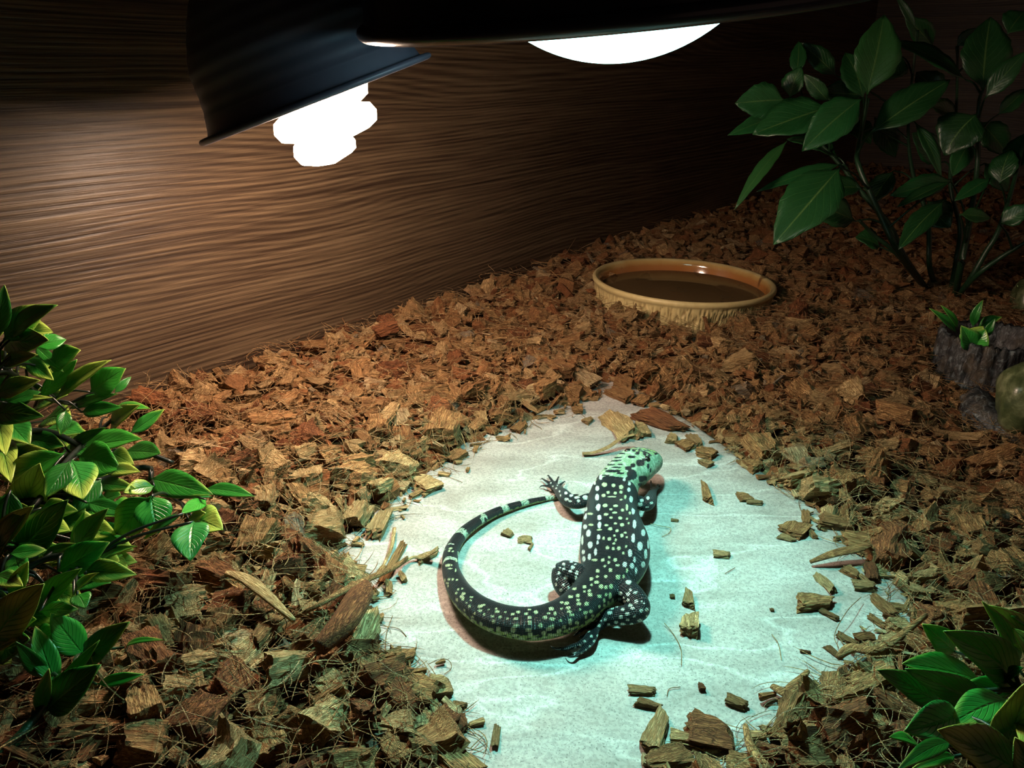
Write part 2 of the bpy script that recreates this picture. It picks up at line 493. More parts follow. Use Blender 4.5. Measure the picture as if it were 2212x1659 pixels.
# chip templates: coarse lumps cut from a subdivided cube, fibre along x
def cube_grid(n):
    V = {}; Fc = []
    def idx(p):
        return V.setdefault(p, len(V))
    for ax in range(3):
        for s in (0, n):
            for i in range(n):
                for j in range(n):
                    q = []
                    for (a, b) in ((i, j), (i + 1, j), (i + 1, j + 1), (i, j + 1)):
                        c = [a, b]; c.insert(ax, s); q.append(idx(tuple(c)))
                    flip = (s == 0) ^ (ax == 1)
                    Fc.append(tuple(q[::-1] if flip else q))
    Vv = np.array(list(V.keys()), float) / n * 2 - 1
    return Vv, np.array(Fc)
def chip_template(n, seed, shape):
    r = np.random.default_rng(seed)
    V, Fc = cube_grid(n)
    ends = np.abs(V[Fc].mean(1)[:, 0]) > 0.99
    V = V.copy()
    # round a little
    L = np.linalg.norm(V, axis=1, keepdims=True)
    V = V * (1 - 0.10 * np.clip(L - 1.2, 0, 1))
    # corner pulls (an uneven quarried block)
    C = r.normal(0, 0.20, (2, 2, 2, 3))
    T = (V + 1) / 2; T = np.clip(T, 0, 1)
    D = np.zeros_like(V)
    for a in (0, 1):
        for b in (0, 1):
            for c in (0, 1):
                wgt = (T[:, 0] if a else 1 - T[:, 0]) * (T[:, 1] if b else 1 - T[:, 1]) * (T[:, 2] if c else 1 - T[:, 2])
                D += wgt[:, None] * C[a, b, c]
    V = V + D
    if shape == 'wedge': V[:, 1] *= 1 - 0.38 * (V[:, 0] + 1) * 0.5; V[:, 2] *= 1 - 0.5 * (V[:, 0] + 1) * 0.5
    if shape == 'bent': V[:, 2] += 0.9 * (V[:, 0] ** 2 - 0.4)
    if shape == 'twist':
        a = V[:, 0] * 0.5; y = V[:, 1] * np.cos(a) - V[:, 2] * np.sin(a); z = V[:, 1] * np.sin(a) + V[:, 2] * np.cos(a)
        V[:, 1], V[:, 2] = y, z
    if n <= 2: V += r.normal(0, 0.07, V.shape)
    else:
        for i, v in enumerate(V):
            g = mnoise.noise(Vector((v[0] * 1.2 + seed, v[1] * 5, v[2] * 5)))       # fibre ridges
            g2 = mnoise.noise(Vector((v[0] * 3, v[1] * 3 + seed, v[2] * 3)))
            V[i] += np.array([np.sign(v[0]) * (abs(v[0]) > 0.8) * g * 0.30, v[1] * (g * 0.22 + g2 * 0.12), v[2] * (g * 0.26 + g2 * 0.16)])
    return V, Fc, ends
SHAPES = ['block', 'wedge', 'bent', 'twist', 'block', 'wedge', 'block', 'twist']

def rot_mats(yaw, pitch, roll):
    cy, sy = np.cos(yaw), np.sin(yaw); cx, sx = np.cos(pitch), np.sin(pitch); cr, sr = np.cos(roll), np.sin(roll)
    n = len(yaw); Z = np.zeros((n, 3, 3)); Y = np.zeros((n, 3, 3)); X = np.zeros((n, 3, 3))
    Z[:, 0, 0] = cy; Z[:, 0, 1] = -sy; Z[:, 1, 0] = sy; Z[:, 1, 1] = cy; Z[:, 2, 2] = 1
    Y[:, 0, 0] = cx; Y[:, 0, 2] = sx; Y[:, 2, 0] = -sx; Y[:, 2, 2] = cx; Y[:, 1, 1] = 1
    X[:, 0, 0] = 1; X[:, 1, 1] = cr; X[:, 1, 2] = -sr; X[:, 2, 1] = sr; X[:, 2, 2] = cr
    return Z @ Y @ X
def scatter_chips(pos, size, rots, tone, n_sub, seed0):
    Vs = []; Fs = []; LC = []; TO = []; EN = []; off = 0
    k = rng.integers(0, 8, len(pos))
    for t in range(8):
        sel = np.where(k == t)[0]
        if not len(sel): continue
        V, Fc, ends = chip_template(n_sub, seed0 + t, SHAPES[t])
        lv = V[None] * size[sel][:, None, :]
        wv = np.einsum('nij,nvj->nvi', rots[sel], lv) + pos[sel][:, None, :]
        Vs.append(wv.reshape(-1, 3)); LC.append((lv + rng.uniform(0, 9, (len(sel), 1, 3))).reshape(-1, 3))
        ff = Fc[None] + (np.arange(len(sel)) * len(V))[:, None, None] + off
        Fs.append(ff.reshape(-1, 4)); off += len(sel) * len(V)
        TO.append(np.repeat(tone[sel], len(Fc))); EN.append(np.tile(ends.astype(float), len(sel)))
    return np.concatenate(Vs), np.concatenate(Fs), np.concatenate(LC), np.concatenate(TO), np.concatenate(EN)
def set_attrs(me, LC, TO, EN):
    a = me.attributes.new('lc', 'FLOAT_VECTOR', 'POINT'); a.data.foreach_set('vector', LC.astype(np.float32).ravel())
    if TO is not None:
        a = me.attributes.new('tone', 'FLOAT', 'FACE'); a.data.foreach_set('value', TO.astype(np.float32))
    a = me.attributes.new('endf', 'FLOAT', 'FACE'); a.data.foreach_set('value', EN.astype(np.float32))

# places the loose pieces must keep clear of
def allowed(X, Y, margin=0.0):
    ok = poly_sd(X, Y, vis_poly) > 0.0 + margin
    ok &= wall_dist(X, Y) > 0.006
    ok &= np.hypot(X - DISH.x, Y - DISH.y) > DISH_R - 0.002
    ok &= np.hypot(X - STUMP.x, Y - STUMP.y) > 0.045
    return ok
# the 300 pieces that show largest: on top of the bedding, nearest the camera
def hero_spots():
    pts = []; tries = 0
    while len(pts) < 300 and tries < 60000:
        tries += 1
        py = 640 + (1659 - 640) * random.random() ** 0.75; px = random.uniform(-20, 2230)
        p = P(px, py, 0.015)
        if p.y > 1.0: continue
        if not allowed(np.array([p.x]), np.array([p.y]), 0.004)[0]: continue
        if 2000 < px and 700 < py < 960: continue
        if px < 330 and py < 1500: continue
        if px > 1960 and py > 1350: continue
        if any((p.x - q[0]) ** 2 + (p.y - q[1]) ** 2 < (0.0085 + 0.5 * q[2]) ** 2 for q in pts): continue
        pts.append((p.x, p.y, random.uniform(0.008, 0.0155), px, py))
    return pts
heroes = hero_spots()

def bedding():
    # ground under the pieces
    n_x, n_y = 260, 300
    xs = np.linspace(-1.25, 1.7, n_x); ys = np.linspace(-0.1, 2.35, n_y)
    X, Y = np.meshgrid(xs, ys)
    Z = terrain(X, Y) - 0.004
    wdm = wall_dist(X, Y)
    V = np.stack([X, Y, Z], -1).reshape(-1, 3)
    idx = np.arange(n_x * n_y).reshape(n_y, n_x)
    Fc = np.stack([idx[:-1, :-1], idx[:-1, 1:], idx[1:, 1:], idx[1:, :-1]], -1).reshape(-1, 4)
    good = (wdm.reshape(-1)[Fc] > -0.004).all(1)
    # stay inside the enclosure
    u = (V[:, 0] - W0.x) * WD.x + (V[:, 1] - W0.y) * WD.y
    good &= ((u[Fc] > UL) & (u[Fc] < UR)).all(1)
    Fc = Fc[good]
    parts = [(V, Fc, V * 1.0, np.full(len(Fc), 0.18), np.ones(len(Fc)))]
    # near pieces
    def place(nc, ylo, yhi, dens_layers, smin, smax, sub, seed, lift):
        X = rng.uniform(-1.2, 1.6, nc * 3); Y = rng.uniform(ylo, yhi, nc * 3)
        ratio = np.abs(X) / (Y + 0.10)
        ok = allowed(X, Y) & (ratio < 0.80)
        uu = (X - W0.x) * WD.x + (Y - W0.y) * WD.y
        ok &= (uu > UL + 0.01) & (uu < UR - 0.01)
        X = X[ok][:nc]; Y = Y[ok][:nc]; n = len(X)
        L = np.exp(rng.normal(0, 0.42, n)) * (smin + smax) / 2
        L = np.clip(L, smin * 0.6, smax * 1.35)
        size = np.stack([L, L * rng.uniform(0.35, 0.95, n), L * rng.uniform(0.22, 0.75, n)], 1)
        sh = rng.random(n) < 0.22                      # long shreds
        size[sh, 0] *= 1.8; size[sh, 1] *= 0.4; size[sh, 2] *= 0.45
        R = rot_mats(rng.uniform(0, 2 * PI, n), rng.normal(0, 0.42, n), rng.normal(0, 0.6, n))
        Z = terrain(X, Y) + rng.uniform(-0.003, lift, n) * np.clip(poly_sd(X, Y, vis_poly) / 0.02, 0.25, 1)
        tone = np.clip(rng.beta(2.2, 1.8, n) , 0, 0.99); tone[rng.random(n) < 0.03] = 1.0
        return scatter_chips(np.stack([X, Y, Z], 1), size, R, tone, sub, seed)
    parts.append(place(9300, 0.12, 1.0, 1, 0.0028, 0.0074, 3, 10, 0.006))
    parts.append(place(7000, 0.12, 1.0, 1, 0.0015, 0.0040, 2, 30, 0.008))
    parts.append(place(8000, 0.95, 2.3, 1, 0.0045, 0.0100, 2, 50, 0.009))
    # fine shreds at the slab's border
    nb = 700; X = rng.uniform(-0.4, 0.8, nb * 20); Y = rng.uniform(0.25, 0.95, nb * 20)
    sd = poly_sd(X, Y, vis_poly); ok = (sd < 0.004) & (sd > -0.016) & (rng.random(len(X)) < np.exp(-np.abs(sd) / 0.006))
    X = X[ok][:nb]; Y = Y[ok][:nb]; n = len(X); L = rng.uniform(0.001, 0.0045, n)
    size = np.stack([L * 1.3, L * rng.uniform(0.2, 0.8, n), L * rng.uniform(0.15, 0.5, n)], 1)
    R = rot_mats(rng.uniform(0, 2 * PI, n), rng.normal(0, 0.12, n), rng.normal(0, 0.2, n))
    parts.append(scatter_chips(np.stack([X, Y, size[:, 2] * 1.0 + 0.0004], 1), size, R, np.clip(rng.beta(2.6, 1.6, n), 0, .99), 2, 70))
    Vs = []; Fs = []; LC = []; TO = []; EN = []; off = 0
    for (v, f, lc, to, en) in parts:
        Vs.append(v); Fs.append(f + off); LC.append(lc); TO.append(to); EN.append(en); off += len(v)
    # fibres: thin curling strands, three-sided tubes
    nf = 27000
    X = rng.uniform(-0.9, 1.2, nf * 3); Y = rng.uniform(0.12, 1.5, nf * 3)
    ok = allowed(X, Y, -0.006) & (np.abs(X) / (Y + 0.1) < 0.8) & (rng.random(len(X)) < np.clip(1.5 - Y, 0.25, 1))
    X = X[ok][:nf]; Y = Y[ok][:nf]; n = len(X); K = 6
    yaw = rng.uniform(0, 2 * PI, n); curl = rng.normal(0, 1.1, n); L = rng.uniform(0.006, 0.026, n) * rng.choice([1, 1, 1.5], n)
    rise = rng.normal(0.0, 0.35, n)
    t = np.linspace(-0.5, 0.5, K)
    ang = yaw[:, None] + curl[:, None] * t[None]
    step = L[:, None] / (K - 1)
    cx = X[:, None] + np.cumsum(np.cos(ang) * step, 1) - L[:, None] * 0.5 * np.cos(yaw)[:, None]
    cy = Y[:, None] + np.cumsum(np.sin(ang) * step, 1) - L[:, None] * 0.5 * np.sin(yaw)[:, None]
    sdc = poly_sd(cx, cy, vis_poly)
    cz = np.maximum(terrain(cx, cy) + 0.0078, 0.0008) + (rng.uniform(0, 0.009, n)[:, None] + np.abs(rise[:, None] * (t[None] + 0.5) * L[:, None] * 0.5)) * np.clip(sdc / 0.01, 0.1, 1)
    wdc = wall_dist(cx, cy); push = np.clip(0.002 - wdc, 0, None); cx = cx + WN.x * push; cy = cy + WN.y * push
    rad = rng.uniform(0.00015, 0.00034, n)[:, None] * np.array([0.5, 0.9, 1, 1, 0.85, 0.3])[None] * np.clip(0.7 + 0.45 * Y[:, None], 1, 1.5)
    vv = np.zeros((n, K, 3, 3))
    for j in range(3):
        a = 2 * PI * j / 3
        vv[:, :, j, 0] = cx - np.sin(ang) * rad * math.cos(a)
        vv[:, :, j, 1] = cy + np.cos(ang) * rad * math.cos(a)
        vv[:, :, j, 2] = cz + rad * math.sin(a)
    fl = []
    for s in range(K - 1):
        for j in range(3):
            fl.append((s * 3 + j, s * 3 + (j + 1) % 3, (s + 1) * 3 + (j + 1) % 3, (s + 1) * 3 + j))
    fl = np.array(fl)
    ff = (fl[None] + (np.arange(n) * K * 3)[:, None, None]).reshape(-1, 4)
    v = vv.reshape(-1, 3)
    Vs.append(v); Fs.append(ff + off); LC.append(v + np.repeat(rng.uniform(0, 9, (n, 3)), K * 3, 0))
    TO.append(np.repeat(np.clip(rng.beta(3.2, 1.5, n), 0, 0.98), len(fl))); EN.append(np.zeros(len(ff)))
    V = np.concatenate(Vs); Fc = np.concatenate(Fs)
    me = np_mesh('coconut_husk_bedding', V, Fc)
    set_attrs(me, np.concatenate(LC), np.concatenate(TO), np.concatenate(EN))
    o = link('coconut_husk_bedding', me, M['husk'])
    tag(o, 'deep loose bedding of shredded brown coconut husk and fibre covering the floor', 'bedding', kind='stuff')
bedding()

# single husk pieces: shared meshes, one object each
hero_mesh = {}
for tone in HUSK:
    for t in range(8):
        V, Fc, ends = chip_template(6, 100 + t, SHAPES[t])
        me = np_mesh('husk_chip', V, Fc)
        set_attrs(me, V * 0.008 + 3.1 * t, None, ends.astype(float))
        me.materials.append(M['husk_' + tone]); hero_mesh[tone, t] = me
def husk(loc, size, yaw, tone, t, label, group=None, tilt=0.0, roll=0.0, name='husk_chip'):
    o = bpy.data.objects.new(name, hero_mesh[tone, t]); COL.objects.link(o)
    o.location = loc; o.scale = size; o.rotation_euler = (roll, tilt, yaw)
    tag(o, label, 'husk chip', group)
    return o
TONEW = {'pale': 'pale straw-coloured', 'brown': 'tan brown', 'red': 'dark reddish brown'}
SHW = ['square-cut', 'wedge-shaped', 'bent', 'twisted', 'oblong', 'tapering', 'blocky', 'curled']
def region(px, py):
    if py < 760 and px > 1150: return 'just in front of the water dish'
    if py < 860 and px > 1150: return 'between the slab tip and the dish'
    if px < 1150 and py < 800: return 'close under the wooden wall'
    if px < 700 and py < 960: return 'between the leafy bush and the wall'
    if px < 1150 and py < 960: return 'between the slab and the wooden wall'
    if px < 1150 and py < 1160: return 'left of the slab, beside the bush tips'
    if px < 1150 and py < 1360: return 'left of the slab, level with the tail'
    if px < 300: return 'around the foot of the lower left sprig'
    if px < 560: return 'right of the sprig at the lower left'
    if px < 1200 and py < 1520: return 'off the front left slab edge'
    if px < 1200: return 'at the bottom edge, left of the slab'
    if py < 1010 and px > 1850: return 'just in front of the bark stump'
    if py < 1010: return 'beyond the upper right slab edge'
    if py < 1210: return 'right of the slab, before the stump'
    if py < 1400: return 'off the right corner of the slab'
    return 'at the front right of the slab'
for (x, y, L, px, py) in heroes:
    tone = random.choices(['pale', 'brown', 'red'], [0.24, 0.48, 0.28])[0]
    s = (L * random.uniform(0.7, 1.0), L * random.uniform(0.4, 0.75), L * random.uniform(0.28, 0.6))
    if random.random() < 0.15: s = (s[0] * 1.4, s[1] * 0.45, s[2] * 0.6)
    t_ = random.randrange(8); rg = region(px, py)
    husk((x, y, th(x, y) + 0.0045 + s[2] * 0.6), s, random.uniform(0, 2 * PI), tone, t_,
         f"{TONEW[tone]} {SHW[t_]} husk chip {rg}", 'husk chips ' + rg, random.gauss(0, 0.3), random.gauss(0, 0.4))

# pieces lying on the slab: px, py, length px, width px, thickness px, yaw deg, tone, shape, label
LOOSE = [
 (923, 1046, 46, 36, 20, 20, 'pale', 0, 'square tan husk block on the slab edge at the upper left of the tail'),
 (985, 985, 34, 22, 16, 30, 'brown', 6, 'small brown husk chip on the upper left slab edge beside a thin twig'),
 (1122, 924, 28, 17, 12, 40, 'brown', 4, 'small tan husk chip alone on the upper left part of the slab'),
 (1237, 862, 30, 24, 14, -70, 'brown', 0, 'tan husk chip at the top left border of the slab'),
 (1262, 858, 26, 18, 8, 10, 'pale', 4, 'pale yellow flat husk chip touching the tan one at the top of the slab'),
 (1247, 885, 24, 15, 12, 0, 'brown', 6, 'small rounded husk chip just below the pale yellow one'),
 (1270, 907, 26, 12, 7, 25, 'pale', 1, 'tiny pale crumb of husk at the end of a short twig above the lizard'),
 (1342, 852, 46, 24, 16, -30, 'brown', 0, 'brown oblong husk chip at the far tip of the slab'),
 (1388, 866, 36, 18, 12, 30, 'brown', 4, 'tan husk chip right of the far tip of the slab'),
 (1342, 918, 58, 44, 24, -60, 'pale', 3, 'large olive tan husk lump above the lizard head'),
 (1388, 930, 32, 26, 16, 0, 'pale', 0, 'square tan husk chip right of the large lump above the head'),
 (1430, 908, 92, 34, 22, -28, 'red', 1, 'big dark brown husk wedge at the upper slab edge'),
 (1452, 948, 24, 20, 12, -10, 'pale', 0, 'small yellowish husk cube first in the row right of the head'),
 (1482, 962, 34, 22, 12, 15, 'brown', 4, 'striped tan husk chip second in the row right of the head'),
 (1501, 950, 28, 18, 10, -60, 'pale', 0, 'pale upright husk chip third in the row right of the head'),
 (1525, 978, 36, 22, 18, -20, 'brown', 6, 'chunky brown husk chip fourth in the row right of the head'),
 (1526, 1000, 20, 16, 10, 20, 'pale', 0, 'tiny pale husk crumb below the chunky brown chip right of the head'),
 (1524, 1062, 48, 22, 16, 78, 'brown', 1, 'upright olive husk wedge with a curled tip on the middle of the slab'),
 (1609, 1074, 32, 18, 8, 5, 'brown', 0, 'dull brown flat husk chip on the right part of the slab, left of a pair'),
 (1629, 1085, 36, 10, 7, -8, 'pale', 4, 'thin straw-coloured husk stick, right of the pair on the slab'),
 (1671, 1039, 28, 11, 6, 40, 'pale', 4, 'slim pale husk splinter near the right border of the slab'),
 (1628, 1003, 46, 24, 18, 12, 'brown', 1, 'brown husk wedge on the straight upper right slab edge'),
 (1457, 1124, 17, 6, 4, -8, 'pale', 4, 'tiny straw crumb right of the lizard back'),
 (1558, 1198, 37, 16, 9, -8, 'pale', 4, 'pale yellow oblong husk chip lying alone right of the lizard'),
 (1720, 1142, 50, 34, 14, 30, 'brown', 0, 'flat olive brown husk piece in the cluster on the right of the slab'),
 (1741, 1117, 30, 18, 9, 60, 'brown', 6, 'rounded grey brown husk flake at the top of the right cluster'),
 (1701, 1162, 34, 14, 9, -25, 'pale', 1, 'pale striped husk splinter at the bottom of the right cluster'),
 (1750, 1150, 26, 15, 10, -75, 'brown', 4, 'small upright husk chip at the right end of the right cluster'),
 (1805, 1130, 70, 28, 20, -12, 'brown', 0, 'long rough brown husk chunk on the right slab edge'),
 (1760, 1299, 92, 34, 22, 0, 'brown', 1, 'large flat brown husk flake pointing left on the lower right slab'),
 (1790, 1327, 36, 12, 8, -35, 'brown', 4, 'narrow brown husk splinter touching the large flat flake'),
 (1782, 1258, 38, 22, 14, -70, 'pale', 3, 'tan upright husk shred above the large flat flake'),
 (1838, 1236, 32, 20, 14, -40, 'brown', 0, 'brown husk chip between the slab and the bedding on the right, uppermost of three'),
 (1866, 1266, 50, 22, 14, -6, 'pale', 4, 'striped pale husk bar on the far right of the slab'),
 (1882, 1236, 34, 30, 20, 70, 'red', 6, 'porous brown husk lump above the striped pale bar'),
 (1908, 1308, 46, 30, 18, -65, 'brown', 6, 'porous tan husk lump below the striped pale bar'),
 (1894, 1342, 34, 14, 9, -50, 'brown', 4, 'small rectangular husk stick near the right corner of the slab'),
 (1829, 1382, 40, 16, 11, -38, 'brown', 4, 'brown striped husk stick on the lower right slab edge'),
 (1801, 1408, 34, 16, 9, -55, 'brown', 1, 'orange brown husk flake left of the striped stick on the lower right slab'),
 (1739, 1408, 24, 7, 5, -10, 'red', 4, 'tiny reddish husk splinter on the lower right of the slab'),
 (1486, 1291, 42, 28, 15, 68, 'pale', 1, 'pointed tan husk chip standing right of the hind foot'),
 (1491, 1349, 42, 38, 30, 70, 'pale', 0, 'thick grey tan husk cube right of the hind knee'),
 (1452, 1288, 11, 9, 7, 0, 'brown', 6, 'tiny round brown husk pellet beside the pointed chip'),
 (1667, 1317, 9, 7, 5, 0, 'brown', 6, 'minute husk pellet alone on the lower right of the slab'),
 (1516, 1484, 15, 14, 10, 0, 'red', 0, 'small dark reddish husk pellet on the front of the slab'),
 (1386, 1493, 62, 20, 13, -5, 'pale', 4, 'upper straw-coloured husk bar of two on the front of the slab'),
 (1401, 1520, 60, 18, 13, -14, 'brown', 1, 'lower dull olive husk bar of two on the front of the slab'),
 (1590, 1517, 44, 24, 13, -25, 'brown', 4, 'orange brown striped husk chip right of the big dark block'),
 (1532, 1586, 106, 66, 30, -12, 'red', 0, 'big dark reddish brown husk block with a porous top at the front of the slab'),
 (1417, 1576, 112, 52, 24, 55, 'pale', 1, 'large striped tan husk wedge at the front of the slab, left of the dark block'),
 (1438, 1636, 96, 50, 26, 15, 'brown', 3, 'broad brown husk chunk cut by the bottom of the picture'),
 (1072, 1590, 46, 22, 10, 82, 'pale', 4, 'upright flat straw husk bar alone at the front left of the slab'),
 (951, 1484, 52, 46, 20, 8, 'pale', 0, 'square striped tan husk block on the front left slab edge'),
 (993, 1524, 32, 14, 10, -8, 'brown', 4, 'small brown husk stick right of the square striped block'),
 (994, 1562, 40, 28, 20, -55, 'red', 0, 'reddish husk block leaning at the front left slab edge'),
 (944, 1543, 58, 24, 12, -65, 'pale', 4, 'pale fibrous husk slat left of the reddish block'),
 (873, 1418, 60, 34, 24, 18, 'brown', 1, 'brown husk lump on the left slab border below the shreds'),
 (802, 1392, 38, 22, 18, 70, 'red', 6, 'small orange red husk chip on the lower left border of the slab'),
 (1097, 1152, 24, 13, 9, -22, 'pale', 0, 'small tan husk chip inside the curl of the tail, left one'),
 (1134, 1165, 30, 15, 9, -5, 'pale', 3, 'frayed olive husk crumb inside the curl of the tail, right one'),
 (1147, 1180, 20, 7, 4, 50, 'pale', 1, 'thin husk shred hanging below the frayed crumb in the tail curl'),
 (925, 1200, 56, 18, 10, 25, 'pale', 1, 'yellowish husk wedge left of the tail with its thick end raised'),
 (850, 1215, 98, 22, 9, 72, 'brown', 4, 'long flat brown husk strip lying upright on the left of the slab'),
 (822, 1130, 60, 38, 24, 78, 'pale', 0, 'tall tan husk block at the left slab edge'),
]
for (px, py, lp, wp, tp, yw, tone, t, lab) in LOOSE:
    d = depth_of(P(px, py, 0.004)); k = d / F / 2 * 0.9
    sl = math.sin(math.atan2(-(P(px, py, 0) - CAMV).z, (P(px, py, 0) - CAMV).y))     # how squashed the ground is there
    a = math.radians(yw)
    ca, sa = math.cos(a), math.sin(a) / max(sl, 0.35)
    yaw = math.atan2(sa, ca); stretch = math.hypot(ca, sa)
    hz = tp * k
    s = (lp * k * stretch, wp * k * math.hypot(math.sin(a), math.cos(a) / max(sl, 0.35)) * 0.85, hz)
    husk(P(px, py, hz * 0.8), s, yaw, tone, t, lab, roll=random.uniform(-0.08, 0.08))

BIG = [
 (588, 908, 92, 60, 34, 12, 'brown', 6, 'large half-round brown husk lump resting on the bedding below the wooden wall'),
 (476, 858, 70, 30, 16, 62, 'brown', 1, 'tall pointed brown husk chip standing against the foot of the wall'),
 (843, 893, 66, 38, 18, 58, 'pale', 4, 'big pale striped husk slab leaning in the bedding beyond the tail'),
 (694, 828, 60, 36, 16, -20, 'pale', 2, 'curved yellow striped husk shell on the bedding near the wall'),
 (766, 962, 44, 30, 20, 15, 'pale', 0, 'neat pale husk brick on the bedding between slab and wall'),
 (832, 710, 50, 40, 26, 10, 'red', 6, 'rounded orange brown husk lump at the foot of the wooden wall'),
 (1920, 1180, 190, 90, 30, -12, 'brown', 3, 'very large shaggy brown husk mat right of the slab'),
 (1880, 1470, 110, 74, 44, 20, 'brown', 6, 'large porous brown husk block beside the lower right plant'),
 (1935, 1600, 60, 46, 60, 75, 'red', 0, 'upright orange red husk block half under the lower right plant'),
 (1745, 1640, 96, 60, 40, 5, 'brown', 0, 'square brown husk block at the bottom edge right of the slab'),
 (1895, 1040, 50, 36, 28, 40, 'red', 1, 'angular orange brown husk chunk in the bedding before the stump'),
]
for (px, py, lp, wp, tp, yw, tone, t, lab) in BIG:
    g = P(px, py, .02); zt = th(g.x, g.y) + 0.006
    g = P(px, py, zt); k = depth_of(g) / F / 2 * 0.85
    sl = math.sin(math.atan2(-(g - CAMV).z, (g - CAMV).y)); a = math.radians(yw)
    ca, sa = math.cos(a), math.sin(a) / max(sl, 0.35)
    hz = tp * k
    husk(P(px, py, zt + hz * .5), (lp * k * min(1.6, math.hypot(ca, sa)), wp * k, hz), math.atan2(sa, ca), tone, t, lab, roll=random.uniform(-0.15, 0.15), tilt=random.uniform(-.15, .15))

# ribbons: flat curled husk strips given by pixel paths
def strip(name, path, wid, thick, mat, label, cat='husk strip', zs=None):
    pts = [P(x, y, z) for (x, y, z) in path]
    n = len(pts); rows = []
    for i, p in enumerate(pts):
        wv = wid[i] * depth_of(p) / F / 2
        rows.append([p.x, p.y, p.z, wv, thick])
    V, Fc = loft(catmull(rows, n=8), 10)
    me = mesh(name, V, Fc)
    LC = np.array(V) ; EN = np.zeros(len(Fc))
    # local frame: along the strip = x
    d = (pts[-1] - pts[0]).normalized(); s = d.cross(Vector((0, 0, 1))).normalized()
    LC = np.stack([LC @ np.array(d), LC @ np.array(s), LC[:, 2]], 1)
    set_attrs(me, LC, None, EN)
    o = link(name, me, mat); tag(o, label, cat); return o
strip('husk_strip', [(1258, 980, .002), (1285, 977, .003), (1315, 965, .006), (1342, 947, .012), (1372, 938, .016)], [14, 12, 13, 12, 8], 0.0006, M['husk_pale'],
      'long curled pale yellow husk strip left of the lizard head')
strip('husk_strip', [(490, 1238, .028), (530, 1250, .030), (575, 1285, .030), (634, 1340, .027)], [14, 30, 28, 12], 0.0016, M['husk_pale'],
      'whitish curved husk splinter on the bedding left of the slab')
strip('husk_strip', [(868, 1218, .002), (892, 1204, .003), (915, 1204, .003), (945, 1185, .010)], [4, 8, 14, 20], 0.0008, M['husk_pale'],
      'yellow fibre strip left of the tail joining the husk wedge')
strip('husk_strip', [(852, 1140, .003), (846, 1180, .004), (828, 1222, .003), (815, 1240, .002)], [8, 9, 6, 4], 0.0006, M['husk_pale'],
      'thin forked straw fibre on the left of the slab above the brown strip')
strip('husk_strip', [(640, 1332, .024), (700, 1300, .028), (770, 1262, .018), (850, 1226, .006), (880, 1205, .004)], [6, 12, 18, 14, 6], 0.0016, M['husk_brown'],
      'long brown husk shred crossing from the bedding onto the slab')
strip('husk_strip', [(690, 1400, .026), (745, 1340, .030), (775, 1290, .028), (790, 1270, .024)], [36, 64, 60, 30], 0.005, M['husk_red'],
      'thick dark bent husk slab at the left border of the stone')
strip('husk_strip', [(1750, 1214, .003), (1800, 1196, .008), (1850, 1185, .010), (1880, 1178, .010)], [8, 24, 26, 12], 0.0012, M['husk_brown'],
      'wide split husk shred at the right slab border')
strip('husk_strip', [(1745, 1450, .004), (1720, 1478, .006), (1700, 1496, .006), (1668, 1482, .004)], [10, 26, 30, 16], 0.0012, M['husk_brown'],
      'grey brown husk shaving at the lower right slab edge')
strip('husk_strip', [(1610, 1570, .008), (1625, 1620, .012), (1660, 1665, .014)], [12, 22, 24], 0.002, M['husk_brown'],
      'slender brown husk stick at the front right slab edge')
strip('husk_strip', [(1810, 1420, .010), (1840, 1400, .012), (1905, 1400, .016), (2000, 1330, .02)], [14, 26, 22, 10], 0.0018, M['husk_brown'],
      'long frayed husk strip right of the slab corner')

